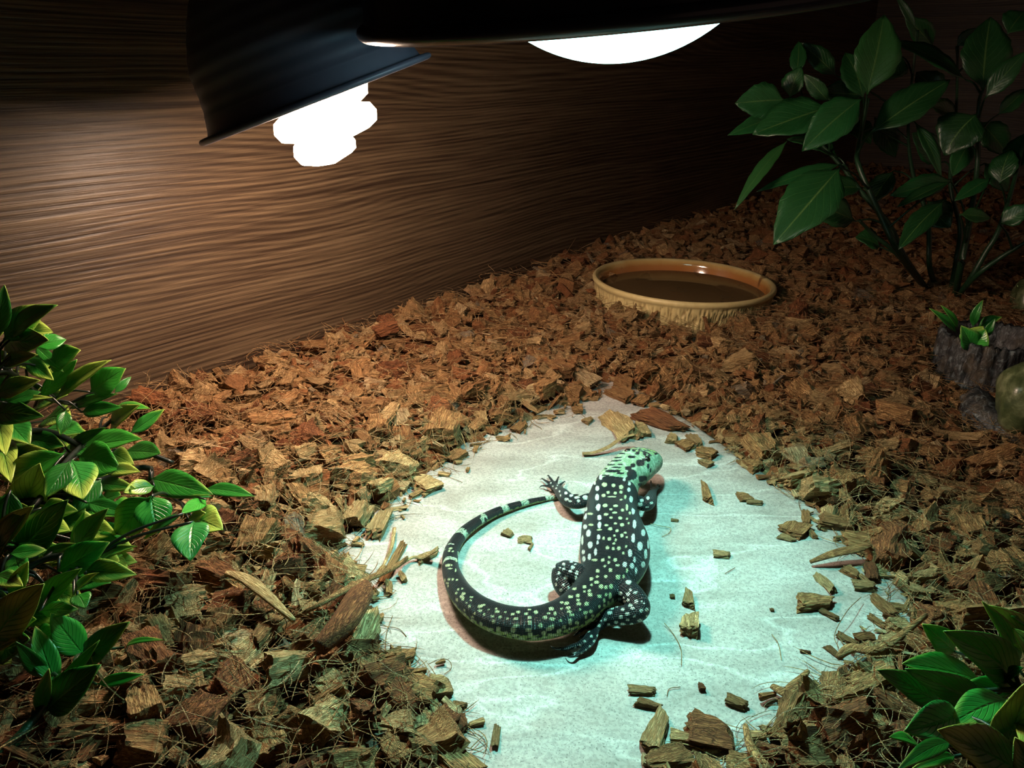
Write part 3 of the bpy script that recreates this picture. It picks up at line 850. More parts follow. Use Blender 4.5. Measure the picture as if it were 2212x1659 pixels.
def strand(path, r, mat, label):
    pts = [P(x, y, z) for (x, y, z) in path]
    V, Fc = tube(pts, r, 5, 0.0015)
    me = mesh('husk_fibre', V, Fc); set_attrs(me, np.array(V), None, np.zeros(len(Fc)))
    tag(link('husk_fibre', me, mat), label, 'fibre')
for path, tone, lab in [
    ([(1405, 1131, .0006), (1430, 1137, .0006), (1449, 1141, .0008), (1444, 1152, .0006), (1430, 1159, .0006)], 'pale', 'hooked fine fibre right of the lizard belly'),
    ([(1435, 1346, .001), (1456, 1372, .0006), (1471, 1402, .0006), (1472, 1436, .0006)], 'pale', 'long thin fibre curving down the slab right of the hind foot'),
    ([(1667, 1370, .0006), (1681, 1390, .0006), (1688, 1425, .0006)], 'pale', 'short wavy fibre on the lower right of the slab'),
    ([(1240, 862, .002), (1248, 885, .001), (1265, 903, .002)], 'brown', 'short brown twig among the chips at the top of the slab'),
    ([(920, 1028, .003), (960, 1028, .0008), (999, 1042, .0008)], 'brown', 'dark bent twig at the upper left slab edge'),
    ([(925, 1435, .004), (950, 1424, .004), (970, 1427, .003), (975, 1443, .001), (960, 1456, .001)], 'brown', 'looped hair-thin fibre at the front left slab edge'),
    ([(848, 1330, .0008), (835, 1370, .0008), (833, 1405, .001)], 'brown', 'fine dark fibre on the left border of the slab, below the shreds'),
    ([(790, 1330, .001), (820, 1350, .0008), (860, 1358, .0008), (878, 1375, .0006)], 'brown', 'thin crooked root fibre crossing the dark one on the left border'),
    ([(1812, 1400, .006), (1803, 1370, .004), (1830, 1320, .006), (1860, 1290, .004)], 'brown', 'thin arching fibre over the right corner of the slab'),
    ([(1441, 1503, .0006), (1446, 1488, .0008), (1470, 1484, .0006)], 'brown', 'small curved fibre above the big dark block'),
    ([(1566, 1239, .0006), (1588, 1226, .0008)], 'brown', 'short straight dark fibre right of the lizard hips'),
    ([(300, 905, .03), (305, 870, .045), (330, 845, .05), (345, 828, .052)], 'pale', 'curled hair-like fibre against the wooden wall above the leafy plant'),
    ([(1190, 600, .035), (1215, 560, .05), (1240, 520, .06), (1250, 505, .062)], 'pale', 'curled hair-like fibre against the wooden wall left of the water dish'),
    ]:
    strand(path, 0.00022, M['husk_' + tone], lab)

# ------------------------------------------------------------------ water dish
def build_dish():
    R = DISH_R; H = 0.040
    root = empty('water_dish', (DISH.x, DISH.y, DISH.z - H))
    root.rotation_euler = (0, math.radians(1.6), 0)
    tag(root, 'round ceramic water dish with cream bark-textured sides and amber glazed inside', 'water dish')
    NS = 560
    rr = np.random.default_rng(3)
    def outer(j, a, r, z):
        t = z / H
        amp = 0.0030 * min(1, max(0, (0.80 - t) / 0.06)) * min(1, max(0, (t - 0.04) / 0.05))
        g = mnoise.noise(Vector((math.cos(a) * 34, math.sin(a) * 34, z * 55)))
        g2 = mnoise.noise(Vector((math.cos(a) * 75, math.sin(a) * 75, z * 110 + 7)))
        rid = abs(g) * 1.5 + abs(g2) * 0.8
        return r - amp * (1.0 - min(1, rid * 1.7)), z
    zs = np.linspace(0, H * 0.80, 17)
    prof = [(R * (0.955 + 0.03 * (z / H)), z) for z in zs] + [(R * 0.988, H * .83), (R * 0.998, H * .87), (R * 1.0, H * .92), (R * .996, H * .97), (R * .985, H * 1.0), (R * .968, H * 1.003)]
    m, nt, b = new_mat('cream bark ceramic')
    co = coords(nt)
    geo = nd(nt, 'ShaderNodeAttribute', attribute_name='groove')
    n = noise(nt, co, 150.0, 4, 0.6)
    c = mix(nt, geo.outputs['Fac'], (0.62, 0.50, 0.24), (0.20, 0.11, 0.035))
    c = mix(nt, ramp(nt, [(0.35, 0.0), (0.75, 0.5)], n).outputs[0], c, (0.50, 0.37, 0.16))
    lk(nt, c, b.inputs['Base Color']); b.inputs['Roughness'].default_value = 0.45
    bump(nt, b, n, 0.2, 0.0006)
    V, Fc = lathe(prof, NS, outer)
    me = mesh('dish_wall', V, Fc)
    gr = []
    for i, v in enumerate(V):
        j = i // NS; r0 = prof[j][0]; d = r0 - math.hypot(v[0], v[1]); gr.append(min(1, max(0, (d / 0.0030 - 0.25) * 1.5)))
    a = me.attributes.new('groove', 'FLOAT', 'POINT'); a.data.foreach_set('value', gr)
    link('bark_wall', me, m, root)
    m2, nt, b = new_mat('amber glaze')
    co = coords(nt); sx = nd(nt, 'ShaderNodeSeparateXYZ'); lk(nt, co, sx.inputs[0])
    n = noise(nt, co, 38.0, 4, 0.6)
    zz = math_(nt, 'MULTIPLY_ADD', n, 0.006, sx.outputs[2])
    r = ramp(nt, [(0.0, (0.60, 0.40, 0.18)), (0.45, (0.52, 0.31, 0.12)), (0.60, (0.30, 0.11, 0.03)), (0.80, (0.34, 0.15, 0.04)), (0.93, (0.50, 0.33, 0.12)), (1.0, (0.62, 0.50, 0.25))],
             math_(nt, 'MULTIPLY', zz, 1 / 0.043))
    blot = ramp(nt, [(0.66, 0.0), (0.70, 0.75)], noise(nt, co, 30.0, 2, 0.4))
    lk(nt, mix(nt, blot.outputs[0], r.outputs[0], (0.09, 0.03, 0.012)), b.inputs['Base Color'])
    b.inputs['Roughness'].default_value = 0.12; b.inputs['Coat Weight'].default_value = 0.6
    prof2 = [(R * .968, H * 1.003), (R * .945, H * .985), (R * .928, H * .93), (R * .915, H * .8), (R * .905, H * .6), (R * .89, H * .50), (R * .86, H * .42), (R * .80, H * .39), (R * .5, H * .385), (0.0005, H * .385)]
    link('glazed_basin', mesh('glazed_basin', *lathe(prof2, 160)), m2, root)
    # water
    mw, nt, b = new_mat('brownish still water')
    tr = nd(nt, 'ShaderNodeBsdfTransparent'); tr.inputs[0].default_value = (0.93, 0.85, 0.70, 1)
    gl = nd(nt, 'ShaderNodeBsdfGlossy'); gl.inputs['Roughness'].default_value = 0.03
    fz = nd(nt, 'ShaderNodeFresnel'); fz.inputs['IOR'].default_value = 1.33
    df = nd(nt, 'ShaderNodeBsdfDiffuse'); df.inputs[0].default_value = (0.30, 0.19, 0.085, 1)
    mt = nd(nt, 'ShaderNodeMixShader'); mt.inputs[0].default_value = 0.5; lk(nt, tr.outputs[0], mt.inputs[1]); lk(nt, df.outputs[0], mt.inputs[2])
    ms = nd(nt, 'ShaderNodeMixShader'); lk(nt, fz.outputs[0], ms.inputs[0]); lk(nt, mt.outputs[0], ms.inputs[1]); lk(nt, gl.outputs[0], ms.inputs[2])
    lk(nt, ms.outputs[0], nt.nodes['Material Output'].inputs['Surface'])
    wv = lathe([(R * .903, H * .612), (R * .89, H * .60), (R * .5, H * .60), (0.0005, H * .60)], 120)
    wo = link('water', mesh('water', *wv), mw)
    wo.location = root.location; wo.rotation_euler = root.rotation_euler
    tag(wo, 'still brownish water filling the round ceramic dish', 'water')
build_dish()

# ------------------------------------------------------------------ dome lamps
def dome_lamp(name, M4, R, prof, mat, lip_r, ridges, label):
    root = bpy.data.objects.new(name, None); COL.objects.link(root); root.matrix_world = M4; root.empty_display_size = 0.02
    tag(root, label, 'lamp')
    NS = 120
    pr = catmull([(r * R, z * R, 0) for r, z in prof], n=7)[:, :2]
    if ridges:
        pr = np.array([(r + 0.00022 * math.sin(z / R * 2 * PI * ridges) * (0.15 * R < z < 1.0 * R), z) for r, z in catmull([(r * R, z * R, 0) for r, z in prof], n=16)[:, :2]])
    link('dome', mesh('dome', *lathe([tuple(p) for p in pr], NS)), mat, root)
    inner = [(r - 0.0016, z) for r, z in pr if z < prof[-1][1] * R * 0.99]
    inner[0] = (pr[0][0] - 0.0002, pr[0][1])
    link('reflector', mesh('reflector', *lathe(inner, NS)), M['refl'], root)
    # rolled lip: a torus
    V = []; Fc = []; K = 12
    for i in range(NS):
        a = 2 * PI * i / NS
        for k in range(K):
            t = 2 * PI * k / K
            rr = R - lip_r[0] + lip_r[0] * math.cos(t)
            V.append((rr * math.cos(a), rr * math.sin(a), lip_r[1] * math.sin(t)))
    for i in range(NS):
        for k in range(K):
            Fc.append((i * K + k, ((i + 1) % NS) * K + k, ((i + 1) % NS) * K + (k + 1) % K, i * K + (k + 1) % K))
    link('rolled_rim', mesh('rolled_rim', V, Fc), mat, root)
    return root
# the left lamp: deep dome with a coiled fluorescent bulb
D1 = 0.54; c1 = at(684, 213, D1); R1 = 265 / F * D1
rr_ = ray(684, 213).normalized()
camx = Vector((1, 0, 0)); camy = Vector((0, sp, cp))            # image right, image up
ax1 = (camx * 0.395 - camy * 0.918); ax1 = (ax1 - rr_ * ax1.dot(rr_)).normalized()
M1 = frame_from(ax1, c1, camx * 0.918 + camy * 0.395)
prof1 = [(.955, 0.0), (.915, .03), (.885, .12), (.855, .25), (.842, .40), (.825, .52), (.735, .72), (.665, .85), (.54, 1.02), (.40, 1.14), (.28, 1.24), (.235, 1.28), (.235, 1.6)]
lamp1 = dome_lamp('dome_lamp', M1, R1, prof1, M['dome'], (0.0033, 0.0022), 9, 'left dark blue deep dome lamp with a bright coiled fluorescent bulb')
link('socket', mesh('socket', *cap(lathe([(R1 * .20, R1 * 1.32), (R1 * .2, R1 * .62), (R1 * .30, R1 * .60), (R1 * .30, R1 * .30), (R1 * .12, R1 * .28)], 32), 32, True, True)), M['ceram'], lamp1)
def coil():
    pts = []; rad = []
    tr = 0.0072 * R1 / 0.084
    turns = 3.3; n = 90
    for i in range(n + 1):
        t = i / n; a = 2 * PI * turns * t + 2.6
        r = R1 * (0.335 - 0.10 * max(0, (t - 0.72) / 0.28) ** 1.3)
        z = R1 * (0.32 - 0.72 * t)
        pts.append((r * math.cos(a), r * math.sin(a), z)); rad.append(tr * 1.18)
    pts.append((R1 * .09, 0, R1 * -.40)); rad.append(tr)
    rows = [list(p) + [r, r] for p, r in zip(pts, rad)]
    # parallel-transport style frame is fine: coil is mostly flat
    return loft(catmull(rows, n=1), 8)
link('coiled_bulb', mesh('coiled_bulb', *coil()), M['cfl'], lamp1)

# the upper lamp: wide shallow dome seen from behind, flood bulb
D2 = 0.425; c2 = at(1342, 8, D2); R2 = 572 / F * D2
r2_ = ray(1342, 8).normalized()
ax2 = (camx * 0.03 - camy * 0.9995); ax2 = (ax2 - r2_ * ax2.dot(r2_)).normalized()
ax2 = (ax2 * math.cos(0.045) + r2_ * math.sin(0.045)).normalized()
M2 = frame_from(ax2, c2, camx)
prof2 = [(.985, -.01), (.972, .02), (.962, .06), (.955, .14), (.94, .30), (.90, .45), (.80, .60), (.60, .74), (.35, .82), (.16, .85), (.15, 1.1)]
lamp2 = dome_lamp('dome_lamp', M2, R2, prof2, M['dome2'], (0.0058, 0.0045), 0, 'big black glossy dome lamp at the top with a glowing flood bulb')
def px2(v): return v / F * D2
cr, sr = px2(373), px2(253)
lens = []
for i in range(15):
    a = math.asin(sr / cr) * i / 14
    lens.append((max(0.0003, cr * math.sin(a)), -px2(118) + cr - cr * math.cos(a)))
zb = lens[-1][1]
link('flood_lens', mesh('flood_lens', *lathe(lens, 96)), M['flood'], lamp2)
link('bulb_body', mesh('bulb_body', *lathe([(sr, zb), (sr * 1.02, zb + .004), (sr * .95, zb + .015), (sr * .7, zb + .045), (sr * .42, zb + .07), (sr * .36, zb + .10)], 64)), M['refl'], lamp2)
link('socket', mesh('socket', *cap(lathe([(sr * .45, zb + .085), (sr * .45, zb + .13)], 32), 32, True, True)), M['ceram'], lamp2)
# the flood bulb's beam, from the middle of its lens
ld = bpy.data.lights.new('flood_beam', 'SPOT'); ld.energy = SPOT_W; ld.color = CYAN
ld.spot_size = math.radians(114); ld.spot_blend = 1.0; ld.shadow_soft_size = 0.011
lo = bpy.data.objects.new('flood_beam', ld); COL.objects.link(lo); lo.parent = lamp2
lo.location = (0, -0.022, -px2(118) - 0.013)
lo.rotation_euler = (math.radians(AIM[0]), math.radians(AIM[1]), 0)

# ------------------------------------------------------------------ bark stump and rocks
def mat_bark():
    m, nt, b = new_mat('grey black bark resin')
    co = coords(nt)
    n = noise(nt, mapped(nt, co, (1, 1, 0.6)), 230.0, 4, 0.65, 0.8)
    n2 = noise(nt, co, 50.0, 3, 0.6)
    r = ramp(nt, [(0.36, (0.010, 0.010, 0.011)), (0.52, (0.022, 0.023, 0.025)), (0.68, (0.14, 0.16, 0.17))], n)
    c = mix(nt, ramp(nt, [(0.5, 0.0), (0.7, 0.6)], n2).outputs[0], r.outputs[0], (0.10, 0.07, 0.04))
    lk(nt, c, b.inputs['Base Color']); b.inputs['Roughness'].default_value = 0.5
    bump(nt, b, n, 0.7, 0.002)
    return m
M['bark'] = mat_bark()
def build_stump():
    c = P(2132, 850, 0.0); d = 0.80
    base = Vector((c.x, c.y + 0.01, 0.004))
    root = empty('bark_stump', base)
    tag(root, 'hollow dark grey bark stump pot with spreading roots at the right edge', 'stump')
    k = depth_of(base) / F
    R = 108 * k; H = 0.053
    NS = 180
    def disp(j, a, r, z):
        t = z / H
        rt = 0.0
        for (ra, amp, wd) in ((-2.45, .34, .28), (-1.15, .62, .30), (0.1, .45, .35), (1.5, .4, .4), (2.6, .4, .3)):
            da = math.atan2(math.sin(a - ra), math.cos(a - ra))
            rt += amp * math.exp(-(da / wd) ** 2)
        fl = max(0, 1 - t / 0.5) ** 2.2
        g = mnoise.noise(Vector((math.cos(a) * 9, math.sin(a) * 9, z * 18)))
        g2 = mnoise.noise(Vector((math.cos(a) * 26, math.sin(a) * 26, z * 45)))
        g3 = mnoise.noise(Vector((math.cos(a) * 12, math.sin(a) * 12, z * 120)))
        rr = r * (1 + rt * fl * 0.85) + R * (0.05 * g + 0.04 * g2 * (1) + 0.025 * g3 * (t < .55))
        zz = z
        if t > .9:
            zz += R * 0.09 * (mnoise.noise(Vector((math.cos(a) * 14, math.sin(a) * 14, 4))))
        return rr, zz
    prof = [(R * (1.02 - 0.06 * t), H * t) for t in np.linspace(0, 1, 26)]
    prof += [(R * .93, H * 1.03), (R * .86, H * 1.02)]
    o = link('bark_shell', mesh('bark_shell', *lathe(prof, NS, disp)), M['bark'], root)
    def disp2(j, a, r, z):
        zz = z
        if z > H * .9: zz += R * 0.09 * (mnoise.noise(Vector((math.cos(a) * 14, math.sin(a) * 14, 4))))
        return r * (1 + .05 * mnoise.noise(Vector((math.cos(a) * 9, math.sin(a) * 9, z * 30)))), zz
    prof = [(R * .86, H * 1.02), (R * .80, H * .96), (R * .76, H * .7), (R * .72, H * .45), (R * .3, H * .42), (0.0005, H * .42)]
    link('hollow', mesh('hollow', *lathe(prof, 90, disp2)), M['bark'], root)
    # knobbly root running forward right
    mb = MB()
    q = lambda px, py, z: (P(px, py, z) - base)
    mb.add(tube([q(2105, 860, .03), q(2125, 900, .022), q(2165, 935, .016), q(2230, 960, .012), (q(2300, 985, .008))], [.012, .016, .0145, .013, .008], 18, .002))
    V = [tuple(np.array(v) * 1.0 + np.array([0.0022 * mnoise.noise(Vector(v) * 160), 0.0022 * mnoise.noise(Vector(v) * 160 + Vector((5, 5, 5))), 0.003 * mnoise.noise(Vector(v) * 130)])) for v in mb.V]
    link('root', mesh('root', V, mb.F), M['bark'], root)
    return base, R, H
ST_BASE, ST_R, ST_H = build_stump()
def rock(loc, size, seed, mat, label):
    bm = bmesh.new(); bmesh.ops.create_icosphere(bm, subdivisions=4, radius=1)
    for v in bm.verts:
        n = mnoise.fractal(v.co * 1.3 + Vector((seed, 0, 0)), 1.0, 2.0, 4)
        v.co *= 1 + 0.16 * n
        v.co = Vector((v.co.x * size[0], v.co.y * size[1], v.co.z * size[2]))
    me = bpy.data.meshes.new('rock'); bm.to_mesh(me); bm.free()
    me.polygons.foreach_set('use_smooth', [True] * len(me.polygons))
    o = link('rock', me, mat); o.location = loc; o.rotation_euler = (0, 0, seed)
    tag(o, label, 'rock')
def mat_rock():
    m, nt, b = new_mat('waxy green quartz')
    co = coords(nt)
    n = noise(nt, co, 70.0, 5, 0.65, 0.4)
    r = ramp(nt, [(0.3, (0.02, 0.035, 0.012)), (0.5, (0.06, 0.075, 0.03)), (0.7, (0.19, 0.20, 0.11))], n)
    lk(nt, r.outputs[0], b.inputs['Base Color']); b.inputs['Roughness'].default_value = 0.28
    b.inputs['Subsurface Weight'].default_value = 0.0
    bump(nt, b, n, 0.4, 0.002)
    return m
M['rock'] = mat_rock()
rock(P(2222, 868, 0.045), (.026, .024, .036), 1.3, M['rock'], 'glossy moss green rounded rock in front of the bark stump, at the right edge')
rock(P(2238, 660, 0.03), (.032, .03, .040), 4.1, M['rock'], 'pale olive rock standing behind the bark stump at the right edge')

# ------------------------------------------------------------------ leaves
def leaf_mesh(L, Wd, fold, bend, curl, serr, nL=14, nW=6, asym=0.0, stalk=0.10):
    """leaf along +x, width along y, upper face +z"""
    V = []; UV = []; Fc = []
    for i in range(nL + 1):
        u = i / nL
        if u < stalk: wv = 0.035 + 0.12 * (u / stalk)
        else:
            s = (u - stalk) / (1 - stalk)
            wv = 0.155 * (1 - s) ** 2 + (math.sin(PI * s ** 0.80) ** 0.86) * 0.965
        wv = max(wv, 0.012) * Wd / 2
        for k in range(nW + 1):
            v = k / nW * 2 - 1
            ww = wv * (1 + (serr * math.sin(i * 2.2 + k) if abs(v) > .99 else 0))
            y = v * ww
            z = fold * abs(y) + bend * (u ** 2) * L - bend * 0.0 + curl * math.sin(u * PI) * L
            z += 0.02 * Wd * math.sin(u * 17 + v * 2) * abs(v)
            V.append((u * L, y + asym * math.sin(u * PI) * Wd, z)); UV.append((u, (v + 1) / 2))
    for i in range(nL):
        for k in range(nW):
            a = i * (nW + 1) + k
            Fc.append((a, a + nW + 1, a + nW + 2, a + 1))
    me = mesh('leaf', V, Fc)
    uvl = me.uv_layers.new(name='UVMap')
    for lp in me.loops: uvl.data[lp.index].uv = UV[lp.vertex_index]
    return me
def add_leaf(root, b, t, wd, mat, up=0.6, roll=0.0, fold=0.25, bend=-0.12, curl=0.08, serr=0.0, thick=0.00045, label=None):
    b = Vector(b); t = Vector(t); L = (t - b).length
    x = (t - b).normalized()
    toc = (CAMV - (b + t) / 2).normalized()
    n = (Vector((0, 0, 1)) * up + toc * (1 - up)); n = n - x * n.dot(x)
    if n.length < 1e-4: n = toc
    n.normalize(); y = n.cross(x).normalized()
    n = n * math.cos(roll) + y * math.sin(roll); y = n.cross(x)
    # keep the tip on its point although the blade bends
    me = leaf_mesh(L, wd, fold, bend, curl, serr, asym=random.uniform(-.06, .06))
    Mx = Matrix((x, y, n)).transposed().to_4x4()
    off = -bend * L
    x2 = (Vector((L, 0, off))).normalized()
    o = bpy.data.objects.new('leaf', me); COL.objects.link(o); me.materials.append(mat)
    tilt = Matrix.Rotation(math.atan2(bend * 1.0, 1.0), 4, 'Y')
    Mx = Mx @ tilt; Mx.translation = b - root.location
    o.parent = root; o.matrix_basis = Mx
    sm = o.modifiers.new('thickness', 'SOLIDIFY'); sm.thickness = thick; sm.offset = 0
    if label: o['label'] = label
    return o
def stem_part(root, paths, mat, name='stem'):
    mb = MB()
    for pts, r in paths:
        mb.add(tube([Vector(p) - root.location for p in pts], r, 8, 0.005))
    return link(name, mesh(name, mb.V, mb.F), mat, root)

def surf_depth(px, py):
    r = ray(px, py); best = 9
    if r.z < -1e-4: best = (0.02 - CAMH) / r.z
    den = r.x * WN.x + r.y * WN.y
    if den < 0:
        t = (0 - ((0 - W0.x) * WN.x + (0 - W0.y) * WN.y)) / den
        if t > 0: best = min(best, t)
    return best

# ---- left plant: variegated bush
LP = empty('leafy_bush', P(-60, 1180, 0.02))
tag(LP, 'bushy plant with many yellow-edged green leaves at the left edge', 'plant')
def conv(lst, ox, oy, sc): return [(ox + a[0] / sc, oy + a[1] / sc, ox + a[2] / sc, oy + a[3] / sc, a[4] / sc) for a in lst]
Lset = conv([
 (20, 345, 255, 150, 120), (60, 335, 318, 150, 95), (10, 355, 268, 345, 115), (-25, 330, 25, 40, 80), (0, 475, 205, 425, 62), (200, 385, 365, 340, 75),
 (270, 500, 443, 400, 110), (200, 385, 350, 520, 45), (140, 440, 295, 565, 65), (-20, 640, 222, 565, 85), (40, 690, 225, 630, 60), (215, 665, 425, 450, 62),
 (310, 665, 610, 455, 90), (500, 630, 692, 500, 115), (630, 640, 722, 546, 32), (380, 725, 650, 640, 45), (-10, 705, 295, 662, 36), (-30, 750, 240, 765, 100),
 (362, 730, 333, 868, 55), (450, 740, 672, 715, 65), (590, 770, 828, 722, 62), (610, 840, 770, 704, 85), (715, 860, 906, 725, 62), (20, 770, 165, 920, 115),
 (150, 885, 355, 930, 85), (-20, 990, 270, 955, 95), (385, 965, 780, 890, 135), (380, 970, 585, 825, 55), (680, 960, 885, 970, 95), (365, 965, 5, 1110, 110),
 (385, 1010, 250, 1212, 95), (395, 1005, 455, 1222, 150), (430, 985, 660, 1055, 150), (620, 965, 738, 1030, 80), (540, 1135, 745, 1160, 65), (590, 1070, 772, 1070, 62),
 (830, 1110, 1172, 1195, 118), (850, 1190, 1170, 1210, 40), (850, 1150, 680, 1185, 72), (835, 1205, 640, 1412, 138), (835, 1200, 875, 1408, 140), (1130, 1165, 1400, 1205, 62),
 (1010, 1300, 795, 1442, 45), (1135, 1225, 1000, 1300, 60), (1065, 1330, 1228, 1390, 140), (1065, 1345, 1050, 1562, 145), (1040, 1335, 1135, 1298, 52),
 (100, 1320, 220, 1022, 150), (-40, 1460, 185, 1260, 95), (100, 1520, 375, 1225, 150), (230, 1270, 428, 1285, 85), (0, 1560, 185, 1255, 95), (395, 1500, 468, 1285, 42),
 (420, 1510, 597, 1272, 95), (50, 1525, 257, 1500, 62), (320, 1620, 605, 1458, 125), (540, 1575, 755, 1480, 52), (470, 1610, 752, 1637, 92), (230, 1540, 445, 1468, 42),
 (80, 1520, 150, 1680, 85), (60, 1170, 40, 1420, 110), (0, 900, 60, 1130, 100), (480, 1240, 700, 1300, 70), (560, 1110, 400, 1300, 90), (-10, 740, 30, 980, 90)], 0, 600, 2.552)
Lset += conv([
 (280, 575, 572, 258, 135), (520, 460, 694, 283, 62), (-40, 770, 312, 362, 200), (-30, 300, 160, 380, 100), (80, 470, 200, 205, 90),
 (545, 440, 600, 535, 100), (280, 560, 550, 540, 80)], 0, 1150, 3.26)
def bush_leaf(root, e, mat, fac, jit, k=0):
    x0, y0, x1, y1, wpx = e
    mx, my = (x0 + x1) / 2, (y0 + y1) / 2
    d = surf_depth(mx, my) * fac
    d0 = min(d + random.uniform(-jit, jit) + 0.012, surf_depth(x0, y0) * .96); d1 = min(d + random.uniform(-jit, jit) - 0.006, surf_depth(x1, y1) * .965)
    return add_leaf(root, at(x0, y0, d0), at(x1, y1, d1), wpx / F * (d0 + d1) / 2 * 1.38, mat, up=random.uniform(.15, .45), roll=random.uniform(-.35, .35),
                    fold=random.uniform(.1, .3), bend=random.uniform(-.16, .05), curl=random.uniform(.0, .08)), at(x0, y0, d0)
bases = []
for e in Lset:
    o, b0 = bush_leaf(LP, e, M['leaf'], 0.86, 0.018); bases.append(b0)
# a few hidden-depth leaves behind, to close the bush
for i in range(120):
    x0 = random.uniform(-60, 230); y0 = random.uniform(720, 1420)
    if x0 > 20 + (y0 - 720) * 0.6 or x0 > 20 + (1420 - y0) * 1.1: continue
    a = random.uniform(-0.6, 0.5); L = random.uniform(50, 95)
    o, b0 = bush_leaf(LP, (x0, y0, x0 + L * math.cos(a), y0 + L * math.sin(a), random.uniform(32, 52)), M['leaf'], 0.92, 0.012); bases.append(b0)
def twigs(root, mains, bases, mat, r=0.0011):
    """one part per main stem, with its twigs to the leaves nearest to it"""
    groups = [[] for _ in mains]
    cur = [[Vector(p[:3]) for p in catmull([tuple(q) for q in m[0]], n=8)] for m in mains]
    for b in bases:
        best = min(((b - q).length, i, j) for i, c in enumerate(cur) for j, q in enumerate(c))
        i, j = best[1], best[2]; q = cur[i][max(0, j - 3)]
        mid = (q + b) / 2 + Vector((0, 0, 0.004))
        groups[i].append(([q, mid, b], [r, r * .8, r * .6]))
    for m, g in zip(mains, groups):
        stem_part(root, [m] + g, mat)
def dp(px, py, f): return at(px, py, surf_depth(px, py) * f)
mains = [([dp(-80, 1010, .9), dp(80, 930, .9), dp(220, 985, .9), dp(300, 975, .9), dp(375, 1000, .93)], [.0022, .0022, .002, .0018, .0016]),
         ([dp(-80, 1200, .9), dp(50, 1120, .9), dp(150, 990, .88), dp(250, 900, .9)], [.0022, .0022, .002, .0014]),
         ([dp(-80, 1100, .9), dp(100, 1075, .9), dp(310, 1010, .88), dp(330, 1050, .9), dp(420, 1105, .93)], [.0022, .0022, .002, .0016, .0012]),
         ([dp(-80, 900, .88), dp(0, 800, .88), dp(100, 860, .9), dp(200, 880, .9)], [.002, .002, .0016, .0012]),
         ([dp(-80, 1330, .9), dp(40, 1240, .9), dp(130, 1200, .88), dp(190, 1240, .9)], [.0022, .002, .0016, .0012])]
twigs(LP, mains, bases, M['black_stem'])

# ---- the sprig at the lower left
SP = empty('leafy_sprig', P(-10, 1640, 0.01))
tag(SP, 'low green leafy sprig growing from the bedding at the lower left', 'plant')
Sset = conv([(400, 1090, 248, 662, 120), (350, 1030, 110, 768, 85), (595, 870, 358, 570, 160), (620, 860, 728, 715, 90), (570, 940, 912, 630, 140),
             (870, 810, 1160, 758, 34), (320, 1260, 708, 935, 200), (680, 1070, 1010, 1000, 62), (270, 1285, 345, 960, 75), (395, 1100, 700, 760, 60)], 0, 1150, 3.26)
bases = [bush_leaf(SP, e, M['leaf'], 0.93, 0.01)[1] for e in Sset]
twigs(SP, [([dp(-30, 1655, .97), dp(35, 1600, .96), dp(80, 1545, .95), dp(120, 1490, .93), dp(180, 1420, .92)], [.0026, .0024, .002, .0016, .0011])], bases, M['stem'])

# ---- plant at the lower right corner
RP = empty('leafy_plant', P(2280, 1560, 0.01))
tag(RP, 'broad-leaved green plant with yellow tips at the lower right corner', 'plant')
Rset = conv([(1470, 945, 805, 460, 290), (1150, 900, 448, 745, 250), (1150, 1090, 470, 790, 200), (790, 1110, 232, 803, 190), (900, 640, 618, 398, 170),
             (1450, 780, 1145, 205, 150), (1620, 640, 1183, 232, 200), (1700, 830, 1405, 435, 170), (1450, 965, 930, 960, 150), (950, 1180, 462, 1335, 250),
             (1370, 1060, 850, 1285, 230), (1500, 1700, 755, 1325, 330), (1320, 1520, 1540, 900, 260), (1360, 850, 1500, 780, 80), (600, 1480, 330, 1388, 100),
             (860, 1440, 400, 1680, 110), (900, 1560, 510, 1680, 80), (1600, 1800, 1430, 1390, 190), (1650, 560, 1400, 330, 120), (1650, 1150, 1500, 1500, 180)], 1840, 1250, 4.057)
bases = [bush_leaf(RP, e, M['leaf'], 0.84 - 0.0005 * max(0, (e[1] - 1450)), 0.012)[1] for e in Rset]
twigs(RP, [([P(2290, 1600, .01), dp(2230, 1520, .86), dp(2190, 1480, .85)], [.0026, .0022, .0015]),
           ([P(2290, 1600, .01), dp(2240, 1640, .84), dp(2190, 1640, .82)], [.0026, .0022, .0015])], bases, M['stem'])

# ---- small leaves in the stump
SS = empty('stump_sprig', ST_BASE + Vector((0, 0, 0.03)))
tag(SS, 'small bright green leaves sprouting from the hollow of the bark stump', 'plant')
sd_ = depth_of(ST_BASE + Vector((0, 0, .08)))
for (x0, y0, x1, y1, wpx) in conv([(850, 600, 632, 400, 62), (860, 560, 725, 375, 50), (985, 555, 1070, 330, 70), (1030, 550, 1225, 470, 78), (1090, 640, 1170, 480, 60),
                                   (980, 740, 890, 540, 150), (1000, 720, 1090, 570, 170), (930, 740, 1070, 545, 180)], 1840, 560, 3.771):
    dd = sd_ + random.uniform(-.012, .006)
    add_leaf(SS, at(x0, y0, dd), at(x1, y1, dd - 0.01), wpx / F * dd * 1.05, M['leaf'], up=.35, roll=random.uniform(-.3, .3), fold=.35, bend=-.1)
stem_part(SS, [([ST_BASE + Vector((0, 0, .035)), at(2090, 740, sd_), at(2096, 712, sd_)], [.002, .0018, .0012])], M['stem'])

